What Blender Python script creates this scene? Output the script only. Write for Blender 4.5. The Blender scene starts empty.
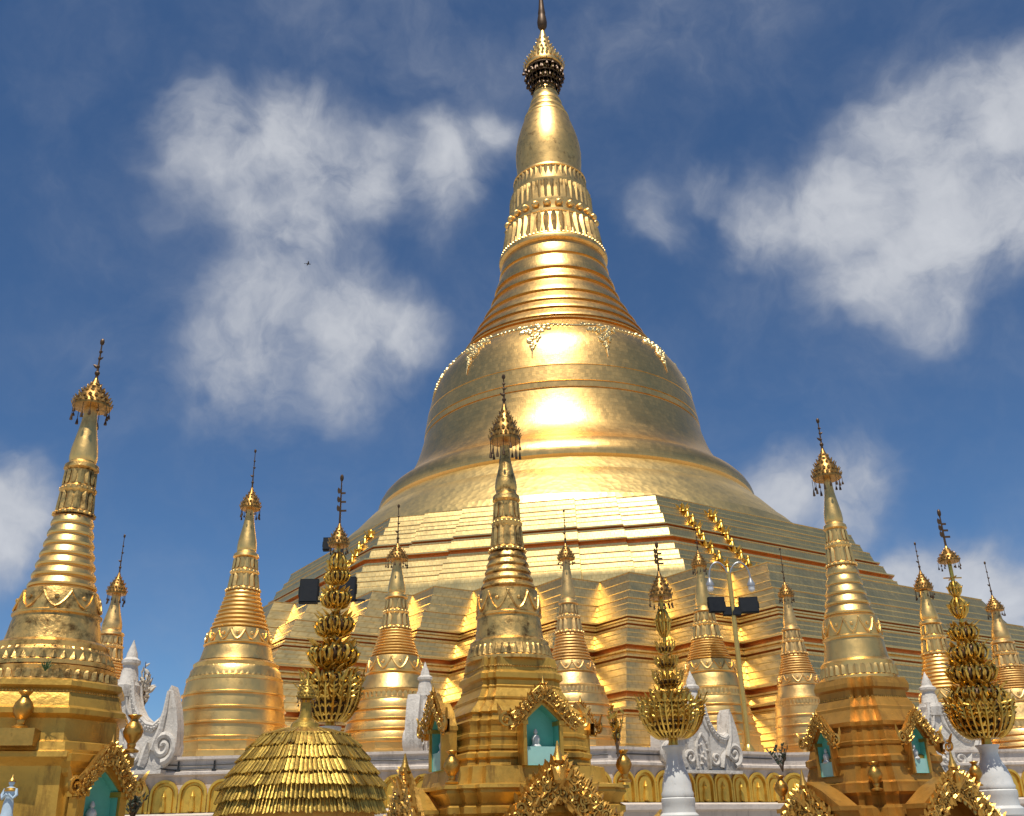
import bpy, bmesh, math, random
from math import sin, cos, pi, radians, hypot, atan2, sqrt
from mathutils import Vector, Matrix
random.seed(7)
C = bpy.context.scene
col = C.collection

# ------------------------------------------------------------------ camera
F, CX, CY = 980.0, 512.0, 408.0
PITCH, ROLL = radians(23.7), radians(1.45)
EYE = Vector((0, 0, 1.6))
FW = Vector((0, cos(PITCH), sin(PITCH)))
_u = Vector((0, -sin(PITCH), cos(PITCH))); _r = Vector((1, 0, 0))
RT = _r * cos(ROLL) - _u * sin(ROLL)
UP = _u * cos(ROLL) + _r * sin(ROLL)
cam = bpy.data.cameras.new('camera'); camo = bpy.data.objects.new('camera', cam); col.objects.link(camo)
cam.sensor_width = 36; cam.lens = 36 * F / 1024; cam.clip_end = 20000; cam.clip_start = .1
camo.matrix_world = Matrix(((RT.x, UP.x, -FW.x, EYE.x), (RT.y, UP.y, -FW.y, EYE.y), (RT.z, UP.z, -FW.z, EYE.z), (0, 0, 0, 1)))
C.camera = camo

def ray(px, py): return FW + RT * ((px - CX) / F) + UP * ((CY - py) / F)
def at(px, py, Y):
    d = ray(px, py); return EYE + d * (Y / d.y)

# ------------------------------------------------------------------ sky and sun
SUN_EL, SUN_AZ = 69.0, -6.0       # degrees; azimuth measured from straight behind the camera, minus = to the left
sd = Vector((sin(radians(SUN_AZ)) * cos(radians(SUN_EL)), -cos(radians(SUN_AZ)) * cos(radians(SUN_EL)), sin(radians(SUN_EL))))
sun = bpy.data.lights.new('sun', 'SUN'); sun.energy = 4.6; sun.angle = radians(.53); sun.color = (1, .95, .86)
suno = bpy.data.objects.new('sun', sun); col.objects.link(suno)
suno.rotation_euler = sd.to_track_quat('Z', 'Y').to_euler()
C.view_settings.view_transform = 'Standard'; C.view_settings.look = 'None'
C.view_settings.exposure = 0.0; C.view_settings.gamma = 1
W = bpy.data.worlds.new('World'); C.world = W; W.use_nodes = True
def build_sky():
    nt = W.node_tree; N = nt.nodes; L = nt.links
    N.clear()
    out = N.new('ShaderNodeOutputWorld'); bg = N.new('ShaderNodeBackground'); bg.inputs[1].default_value = .086
    L.new(bg.outputs[0], out.inputs[0])
    sky = N.new('ShaderNodeTexSky'); sky.sky_type = 'NISHITA'; sky.sun_disc = False
    sky.sun_elevation = radians(SUN_EL); sky.sun_rotation = atan2(sd.x, sd.y)
    sky.altitude = 1800; sky.air_density = 1.0; sky.dust_density = .1; sky.ozone_density = 3.0
    tc = N.new('ShaderNodeTexCoord')
    def math_(op, a, b=None, clamp=False):
        m = N.new('ShaderNodeMath'); m.operation = op; m.use_clamp = clamp
        for i, v in enumerate((a, b)):
            if v is None: continue
            if isinstance(v, (int, float)): m.inputs[i].default_value = v
            else: L.new(v, m.inputs[i])
        return m.outputs[0]
    def noise(scale, detail, rough, vec, dist=0):
        n = N.new('ShaderNodeTexNoise'); n.inputs['Scale'].default_value = scale; n.inputs['Detail'].default_value = detail
        n.inputs['Roughness'].default_value = rough; n.inputs['Distortion'].default_value = dist
        L.new(vec, n.inputs['Vector']); return n
    def vmath(op, a, b):
        v = N.new('ShaderNodeVectorMath'); v.operation = op
        for i, x in enumerate((a, b)):
            if isinstance(x, tuple): v.inputs[i].default_value = x
            else: L.new(x, v.inputs[i])
        return v
    d = tc.outputs['Generated']
    wn = noise(7, 4, .6, d)
    w1 = vmath('SUBTRACT', wn.outputs['Color'], (.5, .5, .5))
    w2 = vmath('MULTIPLY', w1.outputs[0], (.10, .10, .10))
    wd = vmath('ADD', d, w2.outputs[0]).outputs[0]
    blobs = [  # picture direction, radius in pixels, weight
        (215, 150, 85, 1.0), (290, 150, 95, 1.05), (360, 175, 80, 1.0), (440, 165, 75, .95), (490, 140, 50, .8), (250, 210, 70, .8),
        (295, 245, 90, .85), (270, 305, 100, .85), (255, 350, 105, .85), (345, 315, 100, .95), (395, 330, 75, .85), (330, 370, 75, .75), (235, 390, 95, .62), (300, 200, 70, .85), (440, 215, 70, .5), (180, 200, 60, .5),
        (760, 215, 75, .8), (840, 205, 90, 1.0), (930, 150, 110, 1.1), (1000, 110, 95, 1.1), (930, 230, 110, 1.1), (1010, 210, 100, 1.15), (870, 280, 80, .85), (930, 300, 70, .7), (700, 180, 50, .6),
        (785, 490, 65, .95), (850, 490, 75, .9), (930, 600, 75, 1.4), (975, 600, 80, 1.45), (1015, 615, 80, 1.3), (895, 580, 45, 1.0),
        (-5, 500, 80, 1.3), (20, 530, 60, 1.1), (650, 225, 60, .55),
        (420, 45, 140, .36), (640, 35, 130, .42), (320, 10, 120, .36), (750, 8, 100, .40), (480, 80, 90, .33), (110, 375, 70, .24), (650, 230, 60, .34), (940, 30, 70, .30), (560, 30, 80, .25)]
    acc = None
    for (px, py, r, w) in blobs:
        c = ray(px, py).normalized()
        ds = N.new('ShaderNodeVectorMath'); ds.operation = 'DISTANCE'; L.new(wd, ds.inputs[0]); ds.inputs[1].default_value = c
        mr = N.new('ShaderNodeMapRange'); mr.interpolation_type = 'SMOOTHSTEP'
        mr.inputs['From Min'].default_value = r * 1.25 / F; mr.inputs['From Max'].default_value = 0
        mr.inputs['To Min'].default_value = 0; mr.inputs['To Max'].default_value = w
        L.new(ds.outputs['Value'], mr.inputs['Value'])
        if acc is None: acc = mr.outputs[0]
        else:
            sm = N.new('ShaderNodeMath'); sm.operation = 'SMOOTH_MAX'; sm.inputs[2].default_value = .35
            L.new(acc, sm.inputs[0]); L.new(mr.outputs[0], sm.inputs[1]); acc = sm.outputs[0]
    # added cloud outside the view, kept low to brighten reflections in the gold
    sx = N.new('ShaderNodeSeparateXYZ'); L.new(d, sx.inputs[0])
    big = noise(2.6, 5, .55, d)
    low = N.new('ShaderNodeMapRange'); low.inputs['From Min'].default_value = .74; low.inputs['From Max'].default_value = .45; low.inputs['To Min'].default_value = -.13; low.inputs['To Max'].default_value = .10
    L.new(sx.outputs['Z'], low.inputs['Value'])
    rest = math_('MULTIPLY', math_('ADD', math_('SUBTRACT', big.outputs['Fac'], .52), low.outputs[0]), 5.0, True)
    back = N.new('ShaderNodeMapRange'); back.inputs['From Min'].default_value = .72; back.inputs['From Max'].default_value = .40
    L.new(sx.outputs['Y'], back.inputs['Value'])
    acc = math_('MAXIMUM', acc, math_('MULTIPLY', rest, back.outputs[0]))
    f1 = noise(9, 9, .58, wd, .3)
    f2 = noise(24, 6, .6, wd)
    fb = math_('ADD', math_('MULTIPLY', math_('SUBTRACT', f1.outputs['Fac'], .5), 1.8), math_('MULTIPLY', math_('SUBTRACT', f2.outputs['Fac'], .5), .5))
    dens0 = math_('MULTIPLY', acc, math_('ADD', fb, .95))
    mr = N.new('ShaderNodeMapRange'); mr.interpolation_type = 'SMOOTHSTEP'
    mr.inputs['From Min'].default_value = .14; mr.inputs['From Max'].default_value = .99
    mr.inputs['To Max'].default_value = .92
    L.new(dens0, mr.inputs['Value'])
    cr = N.new('ShaderNodeMix'); cr.data_type = 'RGBA'
    cr.inputs['A'].default_value = (3.7, 4.1, 5.0, 1); cr.inputs['B'].default_value = (8.0, 8.2, 8.6, 1)
    L.new(math_('ADD', math_('MULTIPLY', f1.outputs['Fac'], .45), math_('SUBTRACT', math_('MULTIPLY', dens0, .75), .33), True), cr.inputs['Factor'])
    tint = N.new('ShaderNodeMix'); tint.data_type = 'RGBA'; tint.blend_type = 'MULTIPLY'; tint.inputs['Factor'].default_value = 1
    L.new(sky.outputs[0], tint.inputs['A']); tint.inputs['B'].default_value = (.72, .96, 1.13, 1)
    mx = N.new('ShaderNodeMix'); mx.data_type = 'RGBA'
    L.new(mr.outputs[0], mx.inputs['Factor']); L.new(tint.outputs['Result'], mx.inputs['A']); L.new(cr.outputs['Result'], mx.inputs['B'])
    L.new(mx.outputs['Result'], bg.inputs[0])
build_sky()

# ------------------------------------------------------------------ materials
def material(name, color, rough=.4, metal=0., var=.15, vscale=3., bump=0., bscale=20., dirt=0., dirt_color=(.08, .045, .015), dscale=1.6, rvar=.1, island=0., plates=None, streak=False, emboss=0, spec=None):
    m = bpy.data.materials.new(name); m.use_nodes = True
    nt = m.node_tree; N = nt.nodes; L = nt.links
    b = N['Principled BSDF']; b.inputs['Metallic'].default_value = metal
    if spec is not None: b.inputs['Specular IOR Level'].default_value = spec
    tc = N.new('ShaderNodeTexCoord'); geo = N.new('ShaderNodeNewGeometry'); P = geo.outputs['Position']
    def noise(scale, detail=5, rough=.6, vec=P):
        n = N.new('ShaderNodeTexNoise'); n.inputs['Scale'].default_value = scale; n.inputs['Detail'].default_value = detail
        n.inputs['Roughness'].default_value = rough; L.new(vec, n.inputs['Vector']); return n.outputs['Fac']
    def ramp(v, a, b_, lo, hi):
        r = N.new('ShaderNodeMapRange'); r.inputs['From Min'].default_value = a; r.inputs['From Max'].default_value = b_
        r.inputs['To Min'].default_value = lo; r.inputs['To Max'].default_value = hi; L.new(v, r.inputs['Value']); return r.outputs[0]
    n1 = noise(vscale)
    mix = N.new('ShaderNodeMix'); mix.data_type = 'RGBA'
    mix.inputs['A'].default_value = tuple(c * (1 - var) for c in color) + (1,)
    mix.inputs['B'].default_value = tuple(min(1, c * (1 + var)) for c in color) + (1,)
    L.new(ramp(n1, .3, .7, 0, 1), mix.inputs['Factor'])
    cur = mix.outputs['Result']
    rough_out = ramp(noise(vscale * 2.3), .3, .7, max(.05, rough - rvar), rough + rvar)
    h = None
    if plates:
        pw, ph, pv = plates
        sx = N.new('ShaderNodeSeparateXYZ'); L.new(P, sx.inputs[0])
        sub = N.new('ShaderNodeVectorMath'); sub.operation = 'SUBTRACT'; L.new(P, sub.inputs[0]); sub.inputs[1].default_value = (4.82, 90, 0)
        s2 = N.new('ShaderNodeSeparateXYZ'); L.new(sub.outputs[0], s2.inputs[0])
        an = N.new('ShaderNodeMath'); an.operation = 'ARCTAN2'; L.new(s2.outputs[0], an.inputs[0]); L.new(s2.outputs[1], an.inputs[1])
        sc = N.new('ShaderNodeMath'); sc.operation = 'MULTIPLY'; L.new(an.outputs[0], sc.inputs[0]); sc.inputs[1].default_value = 22.
        cb = N.new('ShaderNodeCombineXYZ'); L.new(sc.outputs[0], cb.inputs[0]); L.new(sx.outputs[2], cb.inputs[1])
        br = N.new('ShaderNodeTexBrick'); br.inputs['Scale'].default_value = 1; br.inputs['Brick Width'].default_value = pw; br.inputs['Row Height'].default_value = ph
        br.inputs['Mortar Size'].default_value = .025; br.inputs['Color1'].default_value = (0, 0, 0, 1); br.inputs['Color2'].default_value = (1, 1, 1, 1)
        br.inputs['Mortar'].default_value = (.5, .5, .5, 1); br.inputs['Mortar Smooth'].default_value = .3
        L.new(cb.outputs[0], br.inputs['Vector'])
        m2 = N.new('ShaderNodeMix'); m2.data_type = 'RGBA'; m2.blend_type = 'MULTIPLY'; m2.inputs['Factor'].default_value = 1
        L.new(cur, m2.inputs['A'])
        m3 = N.new('ShaderNodeMix'); m3.data_type = 'RGBA'; m3.inputs['A'].default_value = (1 - pv, 1 - pv, 1 - pv, 1); m3.inputs['B'].default_value = (1, 1, 1, 1)
        L.new(br.outputs['Color'], m3.inputs['Factor']); L.new(m3.outputs['Result'], m2.inputs['B'])
        m4 = N.new('ShaderNodeMix'); m4.data_type = 'RGBA'; m4.blend_type = 'MULTIPLY'; m4.inputs['B'].default_value = (.90, .86, .80, 1)
        L.new(br.outputs['Fac'], m4.inputs['Factor']); L.new(m2.outputs['Result'], m4.inputs['A'])
        cur = m4.outputs['Result']
        ra = N.new('ShaderNodeMath'); ra.operation = 'MULTIPLY_ADD'; ra.inputs[1].default_value = .04; L.new(br.outputs['Color'], ra.inputs[0]); L.new(rough_out, ra.inputs[2])
        rough_out = ra.outputs[0]
        hh = N.new('ShaderNodeMath'); hh.operation = 'MULTIPLY_ADD'; hh.inputs[1].default_value = .5
        L.new(br.outputs['Color'], hh.inputs[0]); L.new(noise(bscale, 3), hh.inputs[2]); h = hh.outputs[0]
    if dirt:
        vec = P
        if streak:
            mp = N.new('ShaderNodeMapping'); mp.inputs['Scale'].default_value = (1, 1, .18); L.new(P, mp.inputs[0]); vec = mp.outputs[0]
        dn = noise(dscale, 8, .7, vec)
        dm = N.new('ShaderNodeMix'); dm.data_type = 'RGBA'; dm.inputs['B'].default_value = dirt_color + (1,)
        L.new(ramp(dn, .60 - .12 * dirt, .78 - .12 * dirt, 0, min(1, .55 + dirt * .4)), dm.inputs['Factor']); L.new(cur, dm.inputs['A'])
        cur = dm.outputs['Result']
    if island:
        im = N.new('ShaderNodeMix'); im.data_type = 'RGBA'; im.blend_type = 'MULTIPLY'; im.inputs['Factor'].default_value = 1
        iv = N.new('ShaderNodeMix'); iv.data_type = 'RGBA'; iv.inputs['A'].default_value = (1 - island, (1 - island) * .92, (1 - island) * .8, 1); iv.inputs['B'].default_value = (1, 1, 1, 1)
        L.new(geo.outputs['Random Per Island'], iv.inputs['Factor']); L.new(cur, im.inputs['A']); L.new(iv.outputs['Result'], im.inputs['B']); cur = im.outputs['Result']
    L.new(cur, b.inputs['Base Color']); L.new(rough_out, b.inputs['Roughness'])
    if emboss:
        vo = N.new('ShaderNodeTexVoronoi'); vo.inputs['Scale'].default_value = emboss; L.new(P, vo.inputs['Vector']); h = vo.outputs['Distance']
    if bump:
        bp = N.new('ShaderNodeBump'); bp.inputs['Strength'].default_value = bump; bp.inputs['Distance'].default_value = .05 if not plates else .06
        L.new(h if h is not None else noise(bscale, 4), bp.inputs['Height']); L.new(bp.outputs[0], b.inputs['Normal'])
    return m
M = {}
M['plate'] = material('gold_plates', (.88, .545, .185), .335, 1, .04, .35, .12, 3.0, plates=(.55, .40, .07), rvar=.03, dirt=.05, dirt_color=(.45, .25, .09), dscale=.5)
M['terrace'] = material('gold_terrace_plates', (.88, .64, .26), .365, 1, .07, .3, .08, 3.0, plates=(.20, .26, .05), rvar=.04)
M['pendant'] = material('pale_gold_relief', (.90, .70, .34), .38, .95, .1, 2., .05, 9., island=.3)
M['embossed'] = material('gold_embossed', (.89, .62, .23), .42, 1, .06, .3, .5, 3.0, emboss=1.9, rvar=.04)
M['crown'] = material('gold_crown', (.82, .52, .18), .42, 1, .12, .8, .10, 8., rvar=.04, dirt=.6, dirt_color=(.24, .12, .04), dscale=1.5)
M['red'] = material('gold_bounce_band', (.68, .29, .075), .40, .75, .15, 1.5, .05, 5.)  # redness of gold reflecting gold in the grooves, put into the colour
M['satin'] = material('gold_satin', (.88, .575, .20), .40, 1, .10, 1.3, .12, 9., dirt=.30, dirt_color=(.38, .19, .06), dscale=2.2, rvar=.06)
M['satin_dull'] = material('gold_satin_dull', (.80, .52, .20), .46, 1, .14, 1.7, .16, 8., dirt=.5, dirt_color=(.32, .17, .06), dscale=2.6, rvar=.06)
M['worn'] = material('gold_worn', (.80, .50, .16), .42, 1, .15, 2., .25, 12., dirt=.95, dirt_color=(.13, .06, .02), dscale=4.2)
M['ochre'] = material('gold_paint', (.58, .335, .058), .42, .6, .16, 1.6, .2, 10., dirt=.62, dirt_color=(.13, .055, .014), dscale=3.2, streak=True)
M['ochre_brown'] = material('gold_paint_brown', (.50, .25, .045), .45, .6, .18, 1.6, .16, 10., dirt=.6, dirt_color=(.16, .07, .02), dscale=2.6, streak=True)
M['bronze'] = material('gilded_bronze', (.56, .33, .11), .45, 1, .2, 4., .1, 30., dirt=.5, dirt_color=(.07, .035, .012), dscale=5., island=.4)
M['scroll'] = material('gold_scrollwork', (.76, .45, .11), .38, .9, .2, 6., .1, 30., dirt=.4, dirt_color=(.10, .05, .015), dscale=6., island=.45)
M['leafgold'] = material('gold_tree_leaf', (.84, .55, .12), .34, 1, .2, 5., 0, 9., dirt=.25, dirt_color=(.14, .08, .02), dscale=5., island=.45)
M['tile'] = material('gold_tile', (.74, .49, .10), .44, .75, .2, 9., .15, 20., dirt=.7, dirt_color=(.08, .048, .014), dscale=5., island=.6)
M['dark'] = material('dark_bronze_and_gap_shade', (.09, .05, .022), .5, .6, .2, 5.)
M['white'] = material('white_stucco', (.60, .545, .47), .85, 0, .12, 2.5, .6, 10., dirt=.6, dirt_color=(.22, .185, .145), dscale=3.6, spec=.15, streak=True)
M['wall'] = material('white_wall', (.58, .50, .425), .85, 0, .08, 1., .4, 8., dirt=.6, dirt_color=(.26, .215, .175), dscale=2.2, streak=True, spec=.2)
M['vase'] = material('white_glaze', (.62, .61, .57), .32, 0, .08, 2., .05, 8., dirt=.30, dirt_color=(.26, .25, .22), dscale=3.)
M['teal'] = material('teal_paint', (.13, .46, .36), .5, 0, .10, 3.)
M['teal_pale'] = material('pale_teal_paint', (.34, .62, .55), .45, 0, .08, 3.)
M['niche'] = material('niche_gold', (.74, .45, .07), .4, .6, .18, 3., .15, 10., dirt=.35, dscale=3.)
M['black'] = material('black_housing', (.012, .013, .014), .7, 0, .2, 5., spec=.15)
M['glass_dark'] = material('floodlight_glass', (.012, .014, .017), .5, 0, .1, 5., spec=.2)
M['grey'] = material('grey_lamp_cap', (.28, .29, .30), .4, .3, .1, 5.)
M['frost'] = material('frosted_globe', (.72, .72, .70), .25, 0, .04, 5.)
M['pole'] = material('gold_pole', (.72, .48, .14), .35, .85, .1, 5.)
M['marble'] = material('marble_paving', (.36, .335, .30), .45, 0, .12, .5, .05, 6., dirt=.2, dirt_color=(.20, .18, .15), dscale=.7)
M['leaf'] = material('green_leaf', (.05, .10, .025), .5, 0, .3, 9.)
M['darkleaf'] = material('dark_leaf', (.03, .045, .025), .5, 0, .3, 9.)
M['stem'] = material('brown_stem', (.10, .06, .03), .6, 0, .2, 9.)
M['petal'] = material('pale_petal', (.62, .55, .44), .6, 0, .15, 9.)
M['bluecloth'] = material('blue_white_robe', (.42, .52, .60), .5, 0, .2, 6.)
M['bird'] = material('dark_feathers', (.01, .01, .012), .6)
M['iron'] = material('dark_iron', (.03, .03, .03), .5, .4)

# ------------------------------------------------------------------ mesh collector
class MB:
    def __init__(s): s.v = []; s.f = []; s.mi = []; s.M = Matrix()
    def add(s, vs, fs, mi=0):
        o = len(s.v); s.v += [s.M @ Vector(p) for p in vs]
        s.f += [[o + i for i in f] for f in fs]; s.mi += [mi] * len(fs) if isinstance(mi, int) else mi
    def loft(s, rings, mats=None, cap0=True, cap1=True):
        n = len(rings[0]); vs = [p for r in rings for p in r]; fs = []; mi = []
        for k in range(len(rings) - 1):
            for i in range(n):
                j = (i + 1) % n
                fs.append([k * n + i, k * n + j, (k + 1) * n + j, (k + 1) * n + i]); mi.append(mats[k] if mats else 0)
        if cap0: fs.append(list(range(n))[::-1]); mi.append(mats[0] if mats else 0)
        if cap1: fs.append([(len(rings) - 1) * n + i for i in range(n)]); mi.append(mats[-1] if mats else 0)
        s.add(vs, fs, mi)
    def lathe(s, prof, n=48, c=(0, 0), rot=0., mats=None, ex=1.):
        rings = [[(c[0] + max(r, .0005) * cos(rot + 2 * pi * i / n), c[1] + max(r, .0005) * ex * sin(rot + 2 * pi * i / n), z) for i in range(n)] for r, z in prof]
        s.loft(rings, mats)
    def tube(s, pts, rad, n=6):
        pts = [Vector(p) for p in pts]
        if isinstance(rad, (int, float)): rad = [rad] * len(pts)
        rings = []; prev = None
        for i, p in enumerate(pts):
            t = (pts[min(i + 1, len(pts) - 1)] - pts[max(i - 1, 0)])
            t = t.normalized() if t.length > 1e-9 else Vector((0, 0, 1))
            if prev is None:
                a = t.cross(Vector((0, 0, 1)) if abs(t.z) < .9 else Vector((1, 0, 0))).normalized()
            else:
                a = prev - t * prev.dot(t)
                a = a.normalized() if a.length > 1e-6 else t.orthogonal().normalized()
            prev = a; b = t.cross(a)
            rings.append([tuple(p + (a * cos(2 * pi * k / n) + b * sin(2 * pi * k / n)) * rad[i]) for k in range(n)])
        s.loft(rings)
    def box(s, c, size, R=None):
        sx, sy, sz = (x / 2 for x in size); vs = []
        for z in (-sz, sz):
            for x, y in ((-sx, -sy), (sx, -sy), (sx, sy), (-sx, sy)):
                p = Vector((x, y, z)); p = R @ p if R else p; vs.append(tuple(p + Vector(c)))
        s.add(vs, [[3, 2, 1, 0], [4, 5, 6, 7], [0, 1, 5, 4], [1, 2, 6, 5], [2, 3, 7, 6], [3, 0, 4, 7]])
    def ball(s, c, r, n=8, m=6, sq=(1, 1, 1)):
        prof = [(r * sin(pi * k / m), -r * cos(pi * k / m)) for k in range(m + 1)]
        rings = [[(c[0] + q * sq[0] * cos(2 * pi * i / n), c[1] + q * sq[1] * sin(2 * pi * i / n), c[2] + z * sq[2]) for i in range(n)] for q, z in prof]
        s.loft(rings, None, False, False)
    def prism(s, poly, y0, y1, frame=None):
        # polygon in local (x, z), extruded along local y
        n = len(poly); fr = frame or Matrix()
        vs = [tuple(fr @ Vector((x, y0, z))) for x, z in poly] + [tuple(fr @ Vector((x, y1, z))) for x, z in poly]
        s.add(vs, [list(range(n)), [n + i for i in range(n)][::-1]] + [[i, n + i, n + (i + 1) % n, (i + 1) % n] for i in range(n)])
    def petal(s, base, out, up, w, h, t=.25, curl=.2, blunt=False):
        # a pointed raised leaf: base centre, outward and up directions
        base = Vector(base); out = Vector(out).normalized(); up = Vector(up).normalized(); side = up.cross(out).normalized()
        rows = [(0, .86), (.45, 1.), (.82, .86), (1., .42)] if blunt else [(0, .8), (.35, 1.), (.7, .72), (1., .04)]
        vs = []; 
        for v, ww in rows:
            o = out * (t * w * (1 - .2 * v) + curl * h * v * v)
            b = base + up * (h * v) + out * (curl * h * v * v)
            vs += [tuple(b - side * (w * ww / 2)), tuple(base + up * (h * v) + o), tuple(b + side * (w * ww / 2)), tuple(b - out * (.12 * w))]
        fs = []
        for k in range(3):
            a = 4 * k
            for i in range(4): j = (i + 1) % 4; fs.append([a + i, a + j, a + 4 + j, a + 4 + i])
        fs += [[3, 2, 1, 0], [12, 13, 14, 15]]
        s.add(vs, fs)
    def build(s, name, mats, parent=None, smooth=40, loc=(0, 0, 0)):
        me = bpy.data.meshes.new(name)
        me.from_pydata([tuple(p) for p in s.v], [], s.f)
        if not isinstance(mats, (list, tuple)): mats = [mats]
        for m in mats: me.materials.append(m)
        me.polygons.foreach_set('material_index', s.mi)
        bm = bmesh.new(); bm.from_mesh(me); bmesh.ops.recalc_face_normals(bm, faces=bm.faces); bm.to_mesh(me); bm.free()
        if smooth:
            me.shade_smooth(); me.set_sharp_from_angle(angle=radians(smooth))
        o = bpy.data.objects.new(name, me); col.objects.link(o); o.location = loc
        if parent: o.parent = parent
        return o

def tag(o, label=None, cat=None, group=None, kind=None):
    if label: o['label'] = label
    if cat: o['category'] = cat
    if group: o['group'] = group
    if kind: o['kind'] = kind
    return o
def empty(name, loc, label, cat, group=None, rz=0):
    o = bpy.data.objects.new(name, None); col.objects.link(o); o.location = loc; o.rotation_euler.z = rz; o.empty_display_size = .3
    return tag(o, label, cat, group)
def copy_tree(o, parent=None):
    c = o.copy(); col.objects.link(c)
    if parent: c.parent = parent
    for ch in [k for k in bpy.data.objects if k.parent == o]: copy_tree(ch, c)
    return c

# a vertical axis at (X, Y): height of the point seen at picture row y, and metres per pixel there
class Axis:
    def __init__(s, px, py, Y):
        p = at(px, py, Y); s.X, s.Y = p.x, Y
    def z(s, y):
        lo, hi = -5., 140.
        for _ in range(50):
            m = (lo + hi) / 2; d = Vector((s.X, s.Y, m)) - EYE
            if CY - F * d.dot(UP) / d.dot(FW) > y: lo = m
            else: hi = m
        return (lo + hi) / 2
    def s(s, y):
        return (Vector((s.X, s.Y, s.z(y))) - EYE).dot(FW) / F
    def rz(s, h, y): return (h * s.s(y), s.z(y))

# ================================================================== GROUND
g = MB(); g.add([(-900, -900, 0), (900, -900, 0), (900, 900, 0), (-900, 900, 0)], [[0, 1, 2, 3]])
tag(g.build('ground', M['marble'], smooth=0), kind='structure', label='pale marble paving around the pagoda')

# ================================================================== MAIN PAGODA
PX, PY = 4.82, 90.0
TH = radians(34)
N1 = Vector((sin(TH), -cos(TH), 0)); N2 = Vector((-cos(TH), -sin(TH), 0))
pag = empty('golden_pagoda', (PX, PY, 0), 'colossal golden bell shaped pagoda on stepped terraces, towering over everything else', 'pagoda')
def loc_(a, b, z): p = N1 * a + N2 * b; return (p.x, p.y, z)
STEP = 2.85
def redent_ring(A, z, st=STEP):
    def zone(p0, q0, n, last=1.):
        q = []
        for k in range(n + 1):
            q.append((p0 - st * k, q0 + st * k if k < n else q0 + st * (n - 1 + last)))
            if k < n: q.append((p0 - st * (k + 1), q0 + st * k))
        return q
    L0 = A - 8 * st                                   # half length of the plain faces
    near = zone(A, L0, 8, .5)                         # stepped corner facing the viewer
    top = L0 + st * 7.5
    left = [(b, a) for a, b in zone(top, -(L0 - 2.6), 8)][0:]
    left = [(-(-b_), a_) for a_, b_ in [(a, -b) for b, a in left]]
    left = [(L0 - 2.6 - st * k, top - st * k) for k in range(9)]
    lf = []
    for k, (a, b) in enumerate(left):
        lf.append((a, b))
        if k < 8: lf.append((a, b - st))
    right = [(q, -p) for p, q in zone(A, L0, 8)]      # stepped corner far to the right
    right = right[::-1]
    right = [(b, -a) for a, b in zone(A, L0, 8)]
    pts = near + lf + [(-(A - 6), lf[-1][1]), (-(A - 6), -A)] + right
    return [loc_(a, b, z) for a, b in pts]

def stepped(a0, z0_, a1, z1, rise, slope, line=.34):
    """steps going up from (a0, z0) to (a1, z1): tall battered risers scored by thin plate lips, flat treads between them"""
    n = max(1, round((z1 - z0_) / rise)); out = []; dz = (z1 - z0_) / n; tread = ((a0 - a1) - slope * (z1 - z0_)) / n
    a = a0; z = z0_
    for k in range(n):
        m = max(1, round(dz / line)); d = dz / m
        for q in range(m):
            out.append((a, z, 0)); a -= slope * d; z += d
            w = .05 if q == m - 1 else .028
            out += [(a + .02, z - .06, 0), (a + w, z - .052, 0), (a + w, z - .012, 0)]
        out.append((a - tread, z + .004, 0)); a -= tread; z += 0
    return out
def band(a, z, h, red, lip=.22):
    """moulding: roll, recessed strip with reflected gold glow painted in, roll"""
    return [(a + .06, z, 0), (a + .14, z + .03, 0), (a + .14, z + .12, 0), (a - .10, z + .13, 1 if red else 0), (a - .12, z + .13 + h, 1 if red else 0), (a + lip, z + .16 + h, 0), (a + lip, z + .26 + h, 0), (a + .02, z + .28 + h, 0)]
base_prof = (stepped(41.0, 4.2, 39.55, 6.9, 1.35, .42) + band(39.4, 6.95, .10, 1, .14) + stepped(39.25, 7.4, 39.0, 7.75, .4, .42) + band(38.8, 7.8, .22, 1, .2) + stepped(38.6, 8.4, 37.75, 9.9, 1.5, .45)
    + band(37.5, 9.95, .08, 1, .14) + band(37.2, 10.5, .20, 1, .2) + stepped(37.0, 11.1, 36.3, 12.0, 1.0, .45) + band(36.1, 12.05, .07, 1, .14) + band(35.85, 12.5, .07, 1, .14) + stepped(35.6, 12.95, 34.75, 14.1, 1.2, .48)
    + stepped(34.5, 14.15, 33.2, 16.1, 2.0, .55, .6) + [(32.8, 16.12, 0), (27.0, 16.15, 0)])
mb = MB()
mb.loft([redent_ring(a, z) for a, z, _ in base_prof], [m for _, _, m in base_prof][:-1])
mb.build('square_terraces', [M['terrace'], M['red']], pag, 20)

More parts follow.
